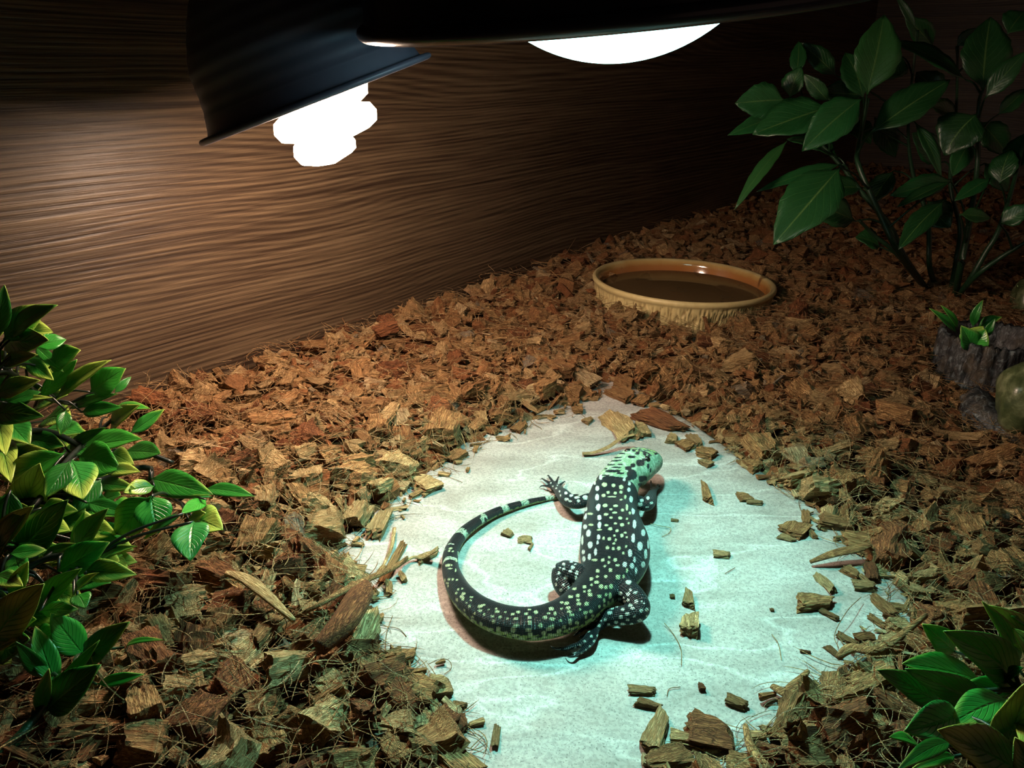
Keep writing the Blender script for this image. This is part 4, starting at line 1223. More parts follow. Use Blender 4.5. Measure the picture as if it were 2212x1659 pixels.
# ---- tall dark plant at the back right
BP = empty('laurel_plant', P(2040, 628, 0.02))
tag(BP, 'tall dark green laurel-leaved plant in the shade at the upper right', 'plant')
Bset = [(860, 500, 950, 78, 190, .93), (430, 525, 165, 545, 150, .93), (420, 590, 128, 712, 80, .96), (670, 560, 258, 708, 200, .90), (835, 515, 518, 797, 165, .87),
        (880, 700, 1300, 420, 165, .90), (660, 535, 525, 390, 70, .95), (840, 500, 605, 490, 110, .98), (455, 515, 515, 350, 100, .97), (490, 400, 500, 218, 70, 1.0),
        (700, 400, 505, 225, 90, 1.03), (840, 520, 745, 280, 140, .97), (710, 830, 440, 735, 130, .95), (445, 738, 163, 1105, 60, .92), (730, 865, 280, 1010, 60, .94),
        (720, 880, 368, 1290, 230, .84), (840, 990, 560, 1020, 100, .95), (800, 1165, 500, 1080, 150, .92), (1265, 1060, 1027, 1315, 105, .84), (1110, 640, 1252, 942, 60, .93),
        (1300, 945, 982, 1030, 100, .90), (1305, 955, 1018, 1092, 72, .88), (1440, 600, 1268, 820, 200, .90), (1470, 480, 1510, 90, 200, .93), (1380, 420, 1000, 218, 130, .97),
        (1480, 520, 1700, 270, 90, .92), (1550, 605, 1700, 465, 70, .95), (1510, 940, 1322, 1058, 70, .88), (1560, 970, 1620, 785, 120, .95), (1560, 1180, 1720, 1080, 90, .88),
        (1120, 160, 1010, -30, 36, 1.0), (1330, 245, 1450, 148, 60, 1.02), (1350, 1130, 1512, 1150, 70, .9), (1400, 750, 1310, 930, 90, .97), (1240, 860, 1100, 700, 120, 1.05),
        (1000, 900, 880, 1080, 110, 1.04), (900, 620, 1010, 830, 120, 1.05), (1180, 1060, 1300, 1200, 130, 1.0), (1450, 640, 1600, 820, 120, 1.0), (1640, 900, 1700, 700, 130, .95),
        (930, 1300, 800, 1250, 120, 1.0), (1050, 300, 960, 420, 110, 1.08), (1250, 520, 1120, 380, 120, 1.08), (1600, 180, 1690, 60, 120, 1.0), (1480, 860, 1600, 1010, 110, .98),
        (1210, 250, 1060, 90, 100, 1.06), (1330, 620, 1200, 560, 110, 1.02), (1010, 560, 1130, 500, 100, 1.05), (640, 760, 520, 640, 110, 1.03), (760, 640, 880, 760, 100, 1.02)]
bases = []
for (x0, y0, x1, y1, wv, dd) in Bset:
    x0, x1 = 1520 + x0 / 2.439, 1520 + x1 / 2.439; y0, y1 = y0 / 2.439, y1 / 2.439; wpx = wv / 2.439
    d0 = min(dd, surf_depth(x0, y0) * .97); d1 = min(dd + random.uniform(-.03, .015), surf_depth(x1, y1) * .97)
    b0 = at(x0, y0, d0)
    add_leaf(BP, b0, at(x1, y1, d1), wpx / F * d0 * 1.2, M['laurel'], up=random.uniform(.1, .45), roll=random.uniform(-.4, .4), fold=random.uniform(.1, .3),
             bend=random.uniform(-.1, .02), curl=random.uniform(.02, .07), serr=0.05, thick=0.0006)
    bases.append(b0)
def bk(cx, cy, d): return at(1520 + cx / 2.439, cy / 2.439, d)
g0 = P(2003, 628, .02); g1 = P(2062, 648, .02)
mains = [([g0, bk(1030, 1330, .93), bk(930, 1130, .92), bk(820, 880, .92), bk(815, 780, .93), bk(870, 520, .93)], [.0042, .004, .0036, .003, .0026, .0016]),
         ([g0, bk(1060, 1360, .96), bk(980, 1190, .95), bk(830, 1010, .95), bk(720, 870, .95), bk(440, 560, .95)], [.004, .0038, .0034, .003, .0024, .0014]),
         ([g0, bk(1020, 1340, .98), bk(900, 1240, .97), bk(820, 1160, .96)], [.003, .003, .0024, .002]),
         ([g1, bk(1350, 1420, .95), bk(1390, 1230, .94), bk(1440, 900, .95), bk(1450, 560, .94), bk(1470, 480, .94)], [.004, .004, .0036, .003, .0024, .0018]),
         ([g1, bk(1400, 1480, .96), bk(1480, 1340, .94), bk(1560, 1200, .93), bk(1650, 900, .94), bk(1720, 600, .96)], [.0038, .0036, .0032, .003, .0024, .0018]),
         ([g1, bk(1440, 1450, .94), bk(1560, 1360, .92), bk(1690, 1280, .9), bk(1760, 1230, .9)], [.003, .003, .0026, .0022, .0018]),
         ([P(2022, 620, .02), bk(1190, 1400, 1.0), bk(1180, 1150, 1.0), bk(1100, 900, 1.02), bk(1080, 620, 1.03), bk(1130, 160, 1.03)], [.0036, .0034, .003, .0026, .002, .0015]),
         ([P(2052, 640, .02), bk(1330, 1380, 1.0), bk(1350, 1200, 1.0), bk(1300, 960, 1.0), bk(1330, 620, 1.02), bk(1340, 240, 1.03)], [.0036, .0034, .003, .0026, .002, .0015])]
twigs(BP, mains, bases, M['stem'], 0.0014)

# ------------------------------------------------------------------ the lizard
def hwm(px, p): return px * depth_of(p) / F
SP_PX = [  # px, py, z of centre, half-width px, height/width
 (1419, 992, .0170, 8, 0.9), (1413, 993, .0190, 20, 0.82), (1403, 995, .0215, 31, 0.80), (1392, 998, .0240, 38, 0.80), (1380, 1002, .0250, 44, 0.80),
 (1367, 1010, .0250, 46, 0.80), (1353, 1021, .0240, 44, 0.82), (1339, 1038, .0225, 45, 0.82),
 (1327, 1066, .0195, 51, 0.80), (1321, 1102, .0178, 56, 0.76), (1323, 1135, .0185, 66, 0.72), (1328, 1170, .0190, 74, 0.70), (1327, 1203, .0188, 75, 0.70),
 (1318, 1235, .0175, 66, 0.72), (1300, 1262, .0165, 52, 0.82), (1277, 1285, .0155, 46, 0.86),
 (1248, 1312, .0145, 43, 0.90), (1215, 1331, .0140, 40.5, 0.92), (1178, 1343, .0132, 38.5, 0.93), (1140, 1347, .0128, 37, 0.93), (1098, 1342, .0122, 35, 0.93), (1060, 1330, .0115, 33, 0.93),
 (1025, 1310, .0108, 30, 0.93), (998, 1284, .0098, 26.5, 0.94), (982, 1256, .0088, 22.5, 0.95), (973, 1226, .0076, 18.5, 0.95), (974, 1195, .0068, 16.5, 0.95), (985, 1172, .0062, 14.8, 0.95),
 (1000, 1152, .0058, 13.6, 0.95), (1022, 1134, .0053, 12.2, 0.95), (1048, 1118, .0048, 11.2, 0.95), (1075, 1105, .0043, 10, 0.95), (1103, 1095, .0038, 8.8, 0.95), (1136, 1086, .0033, 7.4, 0.95),
 (1168, 1079, .0028, 6.2, 0.95), (1195, 1075, .0023, 5.0, 0.95), (1225, 1071, .0018, 3.6, 0.95), (1250, 1069, .0012, 2.2, 0.95)]
rows = []
for (px, py, z, hp, asp) in SP_PX:
    p = P(px, py, z); hw_ = hwm(hp, p)
    rows.append([p.x, p.y, p.z, hw_, hw_ * asp])
spine = catmull(rows, step=0.0016)
LEGS = {  # name: list of (px, py, z, radius px)
 'fl': [(1296, 1082, .017, 17), (1272, 1080, .0155, 15), (1248, 1086, .0135, 13.5), (1229, 1081, .012, 15.5), (1215, 1068, .0095, 14), (1203, 1055, .0062, 9.5), (1194, 1048, .0048, 8.5), (1189, 1044, .0036, 6)],
 'fr': [(1352, 1088, .016, 17), (1376, 1086, .0155, 15.5), (1396, 1089, .014, 15.5), (1404, 1080, .0115, 14), (1408, 1068, .0080, 10), (1411, 1061, .0055, 8), (1413, 1057, .004, 6)],
 'hl': [(1280, 1264, .015, 25), (1256, 1248, .0165, 27), (1233, 1239, .0165, 27), (1216, 1235, .0150, 23.5), (1215, 1252, .0125, 24), (1224, 1270, .0100, 24), (1238, 1288, .007, 18), (1250, 1302, .0045, 10)],
 'hr': [(1318, 1268, .0165, 26), (1348, 1275, .0165, 28), (1372, 1295, .0165, 26), (1382, 1316, .0150, 23), (1362, 1327, .0120, 22), (1332, 1331, .0100, 19.5), (1307, 1338, .0075, 16), (1292, 1350, .0055, 13.5), (1281, 1363, .0045, 11.5), (1276, 1371, .0038, 9)],
}
TOES = [  # px, py, z, radius px chains, then the claw path
 # left fore foot
 ([(1194, 1048, .0045, 4.5), (1184, 1042, .0050, 3.2), (1176, 1037, .0030, 2.6)], [(1176, 1037, .0030, 2.0), (1171, 1034, .0030, 1.4), (1167, 1036, .0008, .4)]),
 ([(1196, 1047, .0045, 4.5), (1192, 1038, .0050, 3.4), (1187, 1031, .0030, 2.8)], [(1187, 1031, .0030, 2.0), (1184, 1027, .0030, 1.4), (1181, 1029, .0008, .4)]),
 ([(1200, 1047, .0048, 4.5), (1203, 1039, .0050, 3.0), (1205, 1033, .0030, 2.4)], [(1205, 1033, .0030, 1.8), (1207, 1030, .0028, 1.2), (1208, 1031, .0006, .4)]),
 ([(1205, 1052, .0050, 4.5), (1212, 1046, .0045, 3.0), (1217, 1042, .0028, 2.4)], [(1217, 1042, .0028, 1.8), (1220, 1040, .0026, 1.2), (1222, 1042, .0006, .4)]),
 ([(1194, 1050, .0042, 4.5), (1184, 1050, .0045, 3.2), (1175, 1049, .0028, 2.6)], [(1175, 1049, .0028, 2.0), (1169, 1050, .0028, 1.3), (1165, 1054, .0006, .4)]),
 # right fore foot
 ([(1411, 1061, .0055, 4.5), (1415, 1055, .0055, 3.2), (1419, 1050, .0035, 2.6)], [(1419, 1050, .0035, 2.0), (1422, 1047, .0032, 1.4), (1424, 1049, .0008, .4)]),
 ([(1411, 1061, .0055, 4.5), (1418, 1057, .0050, 3.0), (1423, 1053, .0030, 2.4)], [(1423, 1053, .0030, 1.8), (1427, 1051, .0028, 1.2), (1429, 1053, .0006, .4)]),
 ([(1409, 1061, .0055, 4.5), (1407, 1052, .0050, 3.2), (1406, 1044, .0030, 2.6)], [(1406, 1044, .0030, 2.0), (1406, 1039, .0028, 1.3), (1404, 1037, .0006, .4)]),
 # right hind foot: the long toe, the second, two inner ones
 ([(1279, 1364, 0.0051, 9.76), (1266, 1380, 0.0066, 6.83), (1252, 1391, 0.0058, 6.34), (1236, 1397, 0.0042, 5.86), (1221, 1401, 0.0032, 5.12), (1210, 1401, 0.0032, 4.39)], [(1211, 1401, 0.0032, 3.66), (1201, 1401, 0.0040, 2.81), (1192, 1398, 0.0032, 1.46), (1188, 1393, .0008, .4)]),
 ([(1286, 1360, 0.0051, 9.76), (1284, 1376, 0.0056, 7.08), (1276, 1391, 0.0048, 6.34), (1262, 1404, 0.0036, 5.61), (1249, 1411, 0.0032, 5.37)], [(1250, 1411, 0.0032, 4.39), (1240, 1417, 0.0038, 3.29), (1229, 1419, 0.0028, 1.71), (1221, 1416, .0008, .4)]),
 ([(1284, 1350, 0.0056, 9.76), (1272, 1350, 0.0064, 6.10), (1261, 1356, 0.0054, 5.61), (1251, 1364, 0.0040, 4.88)], [(1252, 1364, 0.0040, 3.66), (1245, 1370, 0.0036, 2.44), (1240, 1373, 0.0024, 1.22), (1236, 1373, .0008, .4)]),
 ([(1277, 1364, 0.0046, 7.32), (1266, 1371, 0.0044, 4.39), (1257, 1376, 0.0032, 3.66)], [(1258, 1376, 0.0032, 2.68), (1253, 1376, 0.0032, 1.71), (1249, 1374, .0008, .4)]),
 ([(1283, 1368, 0.0046, 7.32), (1277, 1384, 0.0038, 5.12), (1268, 1394, 0.0032, 4.64), (1258, 1397, 0.0028, 4.15)], [(1259, 1397, 0.0028, 3.17), (1250, 1395, 0.0032, 2.20), (1244, 1392, .0008, .4)]),
]
def chain(lst):
    out = []
    for (px, py, z, rp) in lst:
        p = P(px, py, z); r = max(hwm(rp, p), 0.0001); out.append([p.x, p.y, p.z, r, r])
    return out
def build_lizard():
    mb = MB(); mb.add(loft(spine, 30))
    limb_paths = {}
    for k, l in LEGS.items():
        c = catmull(chain(l), step=0.0015); limb_paths[k] = c; mb.add(loft(c, 18))
    for toe, claw in TOES: mb.add(loft(catmull(chain(toe), step=0.0012), 12))
    # brow ridges, jaw muscle and shoulder/hip masses
    def ball(px, py, z, rp, sc=(1, 1, 1)):
        p = P(px, py, z); r = hwm(rp, p)
        V, Fc = loft(np.array([[p.x, p.y, p.z + r * sc[2] * math.cos(a), max(1e-5, r * math.sin(a) * sc[0]), max(1e-5, r * math.sin(a) * sc[1])] for a in np.linspace(0.02, PI - .02, 14)]), 16)
        mb.add((V, Fc))
    ball(1397, 1000, .0275, 11); ball(1384, 985, .0275, 11)
    ball(1379, 1030, .0185, 22); ball(1352, 998, .0185, 18)
    me = mesh('lizard', mb.V, mb.F)
    o = bpy.data.objects.new('lizard_raw', me); COL.objects.link(o)
    rm = o.modifiers.new('r', 'REMESH'); rm.mode = 'VOXEL'; rm.voxel_size = 0.00062
    sm = o.modifiers.new('s', 'SMOOTH'); sm.factor = 0.5; sm.iterations = 5
    dg = bpy.context.evaluated_depsgraph_get(); dg.update()
    me2 = bpy.data.meshes.new_from_object(o.evaluated_get(dg)); me2.name = 'lizard'
    bpy.data.objects.remove(o)
    n = len(me2.vertices); co = np.empty(n * 3, np.float32); me2.vertices.foreach_get('co', co); co = co.reshape(-1, 3).astype(float)
    nr = np.empty(n * 3, np.float32); me2.vertices.foreach_get('normal', nr); nr = nr.reshape(-1, 3)
    # nearest centre line: arc length, angle, id
    seg = np.hypot(*(spine[1:, :2] - spine[:-1, :2]).T); S0 = np.concatenate([[0], np.cumsum(seg)])
    paths = [(spine, S0, 0)]
    for i, (k, c) in enumerate(limb_paths.items()):
        sg = np.linalg.norm(c[1:, :3] - c[:-1, :3], axis=1); paths.append((c, np.concatenate([[0], np.cumsum(sg)]) + 1.0 + i, i + 1))
    for i, (toe, _) in enumerate(TOES):
        c = catmull(chain(toe), step=0.0012); sg = np.linalg.norm(c[1:, :3] - c[:-1, :3], axis=1)
        paths.append((c, np.concatenate([[0], np.cumsum(sg)]) + 6 + i, 10))
    best = np.full(n, 1e9); s = np.zeros(n); th_ = np.zeros(n); pid = np.zeros(n, int)
    for c, S, i in paths:
        for a in range(0, n, 20000):
            q = co[a:a + 20000]
            d = np.linalg.norm(q[:, None, :] - c[None, :, :3], axis=2) / np.maximum(c[None, :, 3], 1e-4)
            j = d.argmin(1); dm = d[np.arange(len(q)), j]
            T = c[np.minimum(j + 1, len(c) - 1), :3] - c[np.maximum(j - 1, 0), :3]; T /= np.linalg.norm(T, axis=1, keepdims=True)
            r = q - c[j, :3]; along = (r * T).sum(1)
            side = np.stack([T[:, 1], -T[:, 0], 0 * T[:, 0]], 1)
            an = np.arctan2((r * side).sum(1), r[:, 2])
            up = dm < best[a:a + 20000]
            best[a:a + 20000][up] = dm[up]; s[a:a + 20000][up] = (S[j] + along)[up]; th_[a:a + 20000][up] = an[up]; pid[a:a + 20000][up] = i
    # colour of the skin (scale by scale)
    dark = np.array([0.008, 0.011, 0.015]); cream = np.array([0.78, 0.80, 0.62]); white = np.array([0.88, 0.90, 0.84])
    lime = np.array([0.50, 0.62, 0.20]); pale = np.array([0.34, 0.47, 0.30]); tan = np.array([0.45, 0.36, 0.22])
    colr = np.tile(dark, (n, 1)).astype(float)
    X, Y, D = project(co)
    nz = np.array([mnoise.noise(Vector(v) * 420) for v in co]); nz2 = np.array([mnoise.noise(Vector(v) * 190 + Vector((7, 3, 1))) for v in co])
    seen = (nr * (np.array([0, 0, CAMH]) - co)).sum(1) > 0
    def put(mask, c, a=1.0):
        colr[mask] = colr[mask] * (1 - a) + np.array(c) * a
    # unseen skin: the same speckling carried round by noise cells
    cell = np.array([mnoise.cell(Vector(v) * 240) for v in co])
    put(~seen & (cell > .72) & (nz > -.1), cream)
    # underside paler
    put((nr[:, 2] < -0.55) & (pid < 10), tan, .7)
    # head and neck: pale green with black marbling
    sn = S0[-1]
    s_neck = S0[np.hypot(spine[:, 0] - P(1331, 1060, .02).x, spine[:, 1] - P(1331, 1060, .02).y).argmin()]
    hd = (pid == 0) & (s < s_neck + 0.004 * nz2)
    fade = (pid == 0) & (s < s_neck)
    put(hd, pale); put(hd & (nz > 0.12), (0.70, 0.82, 0.62), .7); put(hd & (nz2 < -.25), (0.30, 0.46, 0.24), .6)
    # neck bars
    nb_ = hd & (s > 0.030)
    bar = np.sin((s - .03) / 0.0044 * 2 * PI + 3.0 * nz2 + 1.2 * np.sin(th_ * 2)) > 0.05 - 0.6 * (s > .046)
    put(nb_ & bar & (s > .9), dark)
    crown = (pid == 0) & (s < .034) & (np.abs(th_ - 0.0) < .8)
    put(crown & (nz + .5 * nz2 > 0.08), dark)
    put(crown & (nz + .5 * nz2 < -.25), lime)
    jaw = (pid == 0) & (s < .024) & (np.abs(th_) > 1.0)
    put(jaw & (np.abs(nz2) < .05), (0.10, 0.16, 0.14))
    # tail: plain dark with bands near the tip
    def s_at(px, py, z=0.006):
        p = P(px, py, z); j = np.hypot(spine[:, 0] - p.x, spine[:, 1] - p.y).argmin(); return S0[j]
    cP = lambda x, y: (930 + x / 5.53, 1040 + y / 5.53)
    for (x, y, hl, den) in [(420, 650, .0030, .55), (665, 465, .0030, .55), (915, 330, .0027, .9), (1145, 250, .0030, .9), (1455, 190, .0034, .9), (1700, 160, .003, .9), (330, 850, .0028, .1), (285, 1020, .002, .05)]:
        sc_ = s_at(*cP(x, y)); mm = (pid == 0) & (s > .12) & (np.abs(s - sc_) < hl * (1 + .25 * nz2))
        rings = np.sin(s / 0.00085 * 2 * PI)
        put(mm & ((rings > -.3) | (nz > .1)) & (nz2 * 1.4 + den > .25), (0.66, 0.82, 0.60))
    underT = (pid == 0) & (s > .15) & (nr[:, 2] < -.05)
    put(underT & (nz > -.2), lime, .8)
    # spots read off the photograph: x y rx ry in the crops' own pixels
    def spots(lst, ox, oy, sc, c, pw=2.2, only=None):
        for (x, y, rx, ry) in lst:
            cx, cy = ox + x / sc, oy + y / sc; ax, ay = rx / sc * 0.95, ry / sc * 0.95
            near = seen & (np.abs(X - cx) < ax * 1.5) & (np.abs(Y - cy) < ay * 1.5)
            if only is not None: near &= only
            idx = np.where(near)[0]
            if not len(idx): continue
            dmin = D[idx].min(); idx = idx[D[idx] < dmin + 0.014]
            e = (np.abs((X[idx] - cx) / ax) ** pw + np.abs((Y[idx] - cy) / ay) ** pw) + 0.45 * nz[idx]
            k = np.clip((1.15 - e) / .25, 0, 1)[:, None]
            colr[idx] = colr[idx] * (1 - k) + np.array(c) * k
    c1o = (1150, 940, 5.53); c2o = (1150, 1160, 5.53); c3o = (930, 1040, 5.53)
    spots([(775, 635, 24, 30), (775, 740, 24, 38), (785, 860, 26, 42), (800, 985, 24, 34), (800, 1075, 22, 42), (670, 1170, 30, 42), (690, 1310, 30, 40), (790, 1215, 20, 32),
           (780, 1280, 14, 22), (755, 1395, 18, 45), (680, 1450, 20, 40), (610, 1395, 20, 28), (615, 1480, 22, 30), (595, 1250, 14, 60), (635, 880, 22, 30), (630, 960, 22, 50),
           (630, 1095, 25, 30), (815, 500, 18, 50), (745, 570, 14, 24), (1155, 650, 20, 26), (1180, 760, 22, 42), (1205, 900, 22, 46), (1220, 1060, 22, 52), (1205, 1230, 22, 52),
           (1165, 1410, 24, 46), (1105, 1545, 26, 32), (1325, 1165, 26, 40), (1285, 1325, 33, 50), (1355, 1420, 20, 60), (1190, 1560, 26, 36), (1325, 1545, 23, 36), (1220, 1490, 14, 40),
           (1345, 1050, 18, 50), (1385, 1300, 14, 60), (1315, 940, 12, 40), (1240, 1620, 14, 40), (1095, 540, 14, 34), (1160, 580, 18, 24)], *c1o, white)
    spots([(905, 685, 22, 18), (990, 690, 18, 18), (860, 590, 30, 26), (970, 600, 22, 22), (1060, 620, 26, 26), (1060, 680, 18, 20), (850, 720, 22, 20), (950, 735, 55, 9), (1110, 740, 14, 25),
           (1060, 770, 18, 10), (870, 840, 28, 22), (940, 885, 18, 14), (995, 845, 28, 16), (1075, 895, 20, 17), (1130, 860, 14, 40), (1165, 930, 15, 20), (880, 945, 27, 16), (985, 925, 32, 12),
           (940, 985, 20, 13), (1050, 990, 24, 18), (1130, 1000, 13, 14), (885, 1075, 27, 12), (990, 1055, 20, 13), (1072, 1070, 22, 20), (1150, 1050, 12, 13), (930, 1118, 25, 20), (800, 1130, 32, 10),
           (1010, 1140, 20, 18), (1110, 1165, 16, 12), (1070, 1200, 22, 22), (980, 1200, 17, 12), (850, 1230, 13, 20), (920, 1240, 23, 20), (995, 1250, 12, 18), (975, 1295, 17, 14), (1130, 1220, 12, 13),
           (895, 1345, 23, 20), (965, 1355, 15, 20), (1030, 1350, 23, 22), (1120, 1330, 14, 15), (1085, 1410, 17, 17), (915, 1460, 15, 14), (840, 1490, 20, 20), (990, 1490, 22, 20), (910, 1520, 14, 18),
           (740, 1490, 36, 13), (1020, 1555, 26, 15), (865, 1565, 14, 14), (690, 940, 34, 14), (700, 1070, 28, 14)], *c1o, (0.66, 0.74, 0.42))
    body = (pid == 0)
    spots([(780, 405, 22, 20), (930, 395, 22, 22), (875, 470, 20, 18), (705, 500, 24, 20), (775, 475, 15, 15), (1025, 480, 27, 30), (770, 540, 27, 20), (820, 590, 25, 24), (710, 570, 13, 13), (625, 595, 22, 18),
           (880, 600, 17, 26), (940, 590, 23, 30), (680, 640, 22, 14), (690, 690, 28, 22), (800, 710, 24, 22), (880, 690, 16, 22), (545, 700, 22, 20), (455, 715, 27, 17), (545, 755, 22, 14), (555, 800, 25, 20),
           (650, 800, 27, 24), (410, 790, 24, 20), (350, 780, 20, 14), (225, 855, 26, 20), (270, 910, 20, 18), (350, 855, 14, 12), (430, 845, 27, 17), (440, 890, 24, 17), (470, 930, 30, 17), (570, 865, 14, 13),
           (635, 905, 27, 22), (700, 890, 22, 20), (240, 980, 27, 18), (340, 998, 18, 14), (450, 1000, 20, 27), (150, 955, 22, 18), (90, 1060, 18, 15), (210, 1085, 27, 24), (145, 1145, 20, 16), (330, 1115, 18, 17),
           (535, 1025, 27, 20), (45, 895, 27, 15), (460, 1100, 32, 14), (280, 1175, 28, 12), (150, 1200, 25, 12), (620, 650, 16, 12), (500, 620, 24, 14), (720, 940, 22, 14), (640, 960, 14, 22), (20, 1215, 18, 12),
           (860, 760, 14, 26), (930, 700, 18, 40), (960, 760, 12, 26), (800, 830, 14, 22), (860, 820, 16, 16), (910, 790, 14, 24), (1090, 470, 12, 24), (1130, 400, 10, 26)], *c2o, (0.72, 0.78, 0.42), 3.4, body)
    leg = (pid > 0)
    spots([(265, 350, 14, 20), (375, 325, 19, 17), (465, 295, 18, 11), (515, 325, 14, 11), (375, 380, 18, 16), (480, 365, 20, 22), (320, 430, 18, 20), (455, 410, 20, 20), (530, 430, 20, 26), (395, 490, 22, 22),
           (295, 505, 13, 18), (520, 485, 16, 22), (370, 570, 18, 16), (480, 565, 15, 18), (340, 635, 18, 18), (435, 605, 20, 14), (280, 570, 11, 18), (635, 335, 30, 20), (640, 360, 20, 15), (595, 500, 17, 24),
           (330, 370, 12, 9), (600, 300, 18, 8), (1150, 540, 34, 26), (1170, 630, 14, 13), (1230, 660, 22, 17), (1050, 675, 24, 20), (1140, 680, 26, 22), (1095, 725, 15, 12), (1145, 755, 20, 18), (1040, 745, 24, 18),
           (1100, 770, 17, 13), (1020, 785, 17, 17), (1240, 770, 24, 22), (1305, 770, 13, 13), (1335, 790, 12, 15), (1175, 815, 28, 17), (1080, 865, 22, 14), (1195, 850, 24, 15), (1010, 828, 17, 11), (950, 850, 22, 16),
           (925, 905, 27, 20), (1300, 880, 20, 25), (1370, 870, 20, 28), (1135, 915, 24, 20), (1055, 955, 22, 22), (1365, 945, 13, 13), (1285, 1000, 30, 20), (1000, 1020, 26, 20), (1140, 990, 20, 15), (1220, 950, 15, 13),
           (1185, 1040, 23, 12), (1080, 1040, 30, 18), (985, 1085, 20, 11), (870, 990, 18, 18), (910, 1045, 18, 13), (755, 990, 18, 20), (795, 1060, 20, 20), (820, 1000, 11, 11), (670, 1120, 20, 18), (705, 1185, 16, 18),
           (785, 1180, 16, 16), (740, 1245, 14, 18), (625, 1245, 14, 16), (570, 1295, 16, 14), (635, 1065, 16, 14), (580, 1095, 14, 16), (515, 1325, 11, 11), (690, 1305, 16, 11), (590, 1395, 20, 10), (640, 1350, 10, 10)],
          *c2o, (0.84, 0.90, 0.78), 2.2, leg)
    spots([(400, 690, 18, 18), (465, 720, 22, 14), (410, 765, 27, 16), (335, 720, 9, 15), (530, 680, 30, 20), (550, 785, 20, 18), (530, 745, 34, 13), (635, 745, 34, 27), (675, 680, 38, 13), (325, 670, 11, 11),
           (440, 655, 11, 9), (390, 625, 22, 9), (285, 635, 11, 9), (560, 655, 22, 11), (300, 600, 9, 9), (450, 790, 22, 9), (245, 610, 9, 8), (220, 570, 8, 10), (1305, 700, 28, 16), (1380, 750, 20, 20), (1425, 810, 22, 16),
           (1305, 780, 22, 20), (1285, 830, 32, 22), (1225, 760, 15, 32), (1370, 860, 26, 11), (1400, 640, 12, 10), (1350, 660, 16, 8)], *c1o, (0.84, 0.90, 0.80), 2.2, leg)
    spots([(215, 1000, 20, 16), (185, 1005, 10, 14), (250, 1000, 12, 10), (220, 1170, 16, 12), (265, 1170, 12, 15), (315, 1175, 14, 12), (200, 1215, 18, 10), (330, 1290, 14, 12), (305, 1335, 13, 15), (370, 1375, 22, 17),
           (395, 1340, 20, 15), (375, 1280, 11, 9), (480, 1420, 12, 10), (315, 1415, 15, 17), (385, 1400, 17, 22), (465, 1490, 18, 16), (595, 1490, 30, 18), (635, 1475, 18, 12), (405, 1540, 11, 15), (525, 1580, 18, 13),
           (590, 1545, 24, 15), (490, 1380, 18, 9), (795, 1555, 27, 15), (785, 1520, 15, 9), (640, 1590, 13, 17), (740, 1610, 20, 15), (835, 1620, 18, 17), (980, 1585, 22, 15), (1050, 1560, 24, 13), (1020, 1640, 30, 17),
           (1145, 1580, 20, 17), (1180, 1625, 20, 20), (1260, 1560, 22, 18), (1180, 1530, 18, 9), (1370, 1620, 24, 20), (1440, 1520, 28, 22), (1490, 1580, 18, 20), (1410, 1575, 26, 12), (1450, 1640, 32, 17), (290, 1480, 10, 22),
           (330, 1540, 10, 22), (500, 1620, 18, 11), (240, 800, 20, 10), (225, 830, 12, 12), (265, 835, 14, 10), (340, 870, 16, 30), (310, 940, 10, 22), (230, 1040, 26, 7), (300, 1060, 10, 20), (430, 1450, 12, 9),
           (170, 1180, 8, 20), (210, 1250, 8, 16), (700, 1530, 14, 9), (890, 1560, 14, 10), (920, 1640, 16, 12)], *c3o, (0.70, 0.78, 0.44), 3.4, body)
    # lower tail flank, seen in the crop of the slab's front
    spots([(1155, 295, 12, 14), (1290, 350, 20, 20), (1310, 320, 22, 12), (1300, 388, 20, 10), (1395, 350, 20, 12), (1408, 382, 14, 14), (1405, 300, 14, 16), (1345, 410, 24, 9), (1435, 408, 16, 9), (1500, 372, 12, 14),
           (1535, 345, 20, 12), (1190, 345, 14, 16), (1130, 350, 18, 10), (1070, 310, 10, 14), (1180, 380, 30, 8), (1220, 400, 20, 8), (1560, 330, 12, 18), (1480, 320, 12, 16), (1600, 360, 12, 14), (1240, 370, 10, 10),
           (1010, 290, 10, 16), (960, 250, 9, 14), (1040, 335, 10, 8), (1640, 330, 14, 12), (1680, 300, 12, 16), (900, 190, 8, 14), (1555, 385, 22, 9)], 700, 1250, 3.16, (0.66, 0.70, 0.40), 3.4, body)
    # black marks of the head
    head = (pid == 0) & (s < s_neck + .01)
    spots([(1200, 362, 32, 26), (1145, 395, 42, 26), (1290, 330, 52, 42), (1338, 292, 30, 18), (1380, 285, 20, 36), (1190, 470, 62, 66), (1150, 520, 40, 30), (1320, 515, 52, 34), (1300, 540, 30, 22), (1385, 370, 16, 30),
           (1070, 218, 40, 10), (1185, 260, 46, 18), (1130, 160, 44, 9), (1210, 185, 24, 12), (1255, 215, 26, 18), (1010, 268, 60, 9), (960, 308, 66, 9), (930, 352, 60, 9), (1030, 300, 40, 8), (960, 428, 100, 18),
           (1050, 455, 50, 12), (1000, 385, 60, 10), (880, 400, 22, 10), (880, 480, 55, 9), (985, 512, 120, 12), (1000, 560, 150, 16), (820, 545, 60, 14), (1410, 420, 10, 26), (1050, 350, 36, 10), (770, 490, 30, 40), (1290, 590, 30, 18)],
          *c1o, dark, 2.6, head)
    # nostril and mouth line
    a = me2.color_attributes.new('skin', 'FLOAT_COLOR', 'POINT')
    a.data.foreach_set('color', np.concatenate([np.clip(colr, 0, 1), np.ones((n, 1))], 1).astype(np.float32).ravel())
    rr = np.interp(np.clip(s, 0, sn), S0, spine[:, 3]); rr = np.where(pid == 0, rr, 0.004)
    a = me2.attributes.new('sk', 'FLOAT_VECTOR', 'POINT')
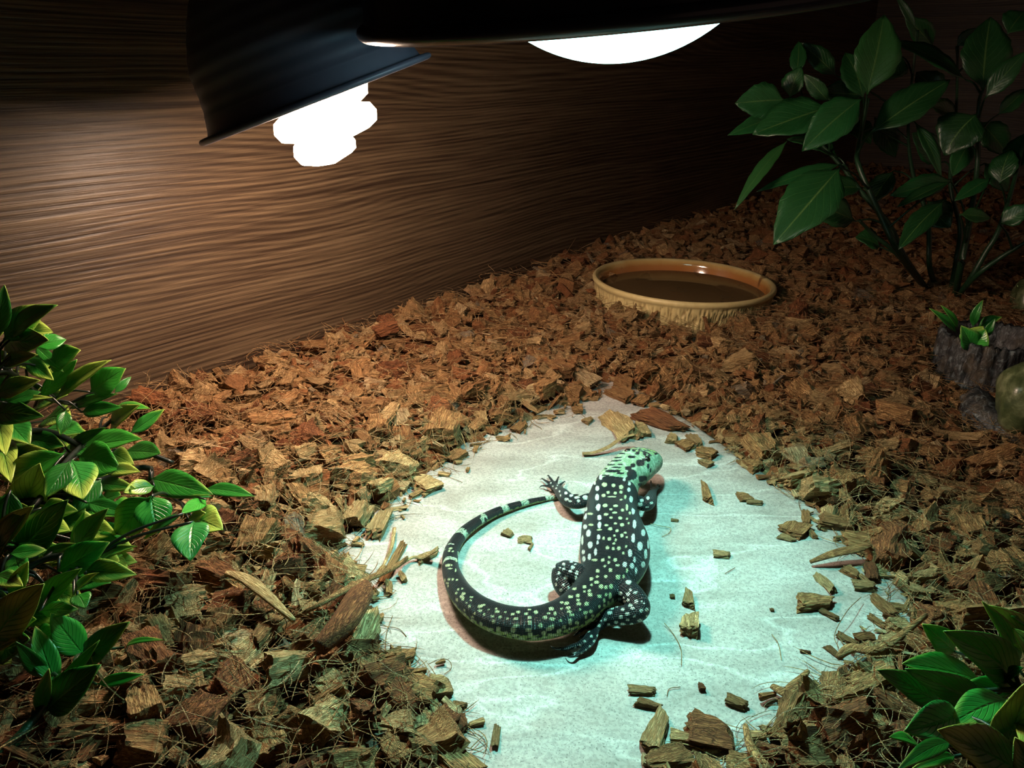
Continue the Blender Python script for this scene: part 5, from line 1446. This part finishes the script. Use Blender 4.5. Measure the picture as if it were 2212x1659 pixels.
    a.data.foreach_set('vector', np.stack([s, th_ * rr, np.zeros(n)], 1).astype(np.float32).ravel())
    me2.polygons.foreach_set('use_smooth', [True] * len(me2.polygons))
    m, nt, b = new_mat('beaded lizard skin')
    ca = nd(nt, 'ShaderNodeVertexColor', layer_name='skin')
    sk = attr(nt, 'sk'); sx = nd(nt, 'ShaderNodeSeparateXYZ'); lk(nt, sk, sx.inputs[0])
    w1 = math_(nt, 'SINE', math_(nt, 'MULTIPLY', sx.outputs[0], 2 * PI / 0.00105))
    w2 = math_(nt, 'SINE', math_(nt, 'MULTIPLY', sx.outputs[1], 2 * PI / 0.00085))
    h = math_(nt, 'MULTIPLY_ADD', w2, 0.5, w1)
    gap = ramp(nt, [(0.0, 0.3), (0.4, 1.0)], math_(nt, 'MULTIPLY_ADD', w1, 0.5, 0.5))
    c = mix(nt, 1.0, ca.outputs[0], gap.outputs[0], 'MULTIPLY')
    lk(nt, c, b.inputs['Base Color']); b.inputs['Roughness'].default_value = 0.42; spec(b, 0.45)
    bump(nt, b, h, 0.8, 0.0004)
    o = link('lizard', me2, m)
    tag(o, 'young black lizard with white and yellow-green spots and a curled banded tail on the slab', 'lizard')
    # claws and eyes
    mc = mat_plain('dark horn claw', (0.02, 0.022, 0.022), 0.25, 0, 0.6, 200, 0.3, 0.0)
    for toe, claw in TOES:
        link('claw', mesh('claw', *loft(catmull(chain(claw), n=5), 10)), mc, o)
    me_, nt, b = new_mat('glossy dark eye'); b.inputs['Base Color'].default_value = (0.01, 0.008, 0.006, 1); b.inputs['Roughness'].default_value = 0.08
    bvh = BVHTree.FromPolygons([tuple(v) for v in co], [tuple(p.vertices) for p in me2.polygons])
    r = ray(1399.5, 991).normalized(); hit, nrm, _, _ = bvh.ray_cast(CAMV, r)
    for hp in [(hit, nrm)]:
        if hp[0] is None: continue
        bm = bmesh.new(); bmesh.ops.create_uvsphere(bm, u_segments=20, v_segments=12, radius=0.0026)
        for v in bm.verts: v.co = v.co + hp[0] - hp[1] * 0.0012
        q = bpy.data.meshes.new('eye'); bm.to_mesh(q); bm.free(); q.polygons.foreach_set('use_smooth', [True] * len(q.polygons))
        link('eye', q, me_, o)
    # the far eye mirrored across the head
    hx = Vector(spine[6][:3]); d = (Vector(spine[0][:3]) - Vector(spine[14][:3])); d.z = 0; d.normalize(); sd = Vector((d.y, -d.x, 0))
    if hit is not None:
        off = (hit - hx).dot(sd); p2 = hit - sd * 2 * off; nn = nrm - sd * 2 * nrm.dot(sd)
        loc, n2, _, _ = bvh.find_nearest(p2)
        bm = bmesh.new(); bmesh.ops.create_uvsphere(bm, u_segments=20, v_segments=12, radius=0.0026)
        for v in bm.verts: v.co = v.co + loc - n2 * 0.0012
        q = bpy.data.meshes.new('eye'); bm.to_mesh(q); bm.free(); q.polygons.foreach_set('use_smooth', [True] * len(q.polygons))
        link('eye', q, me_, o)
build_lizard()
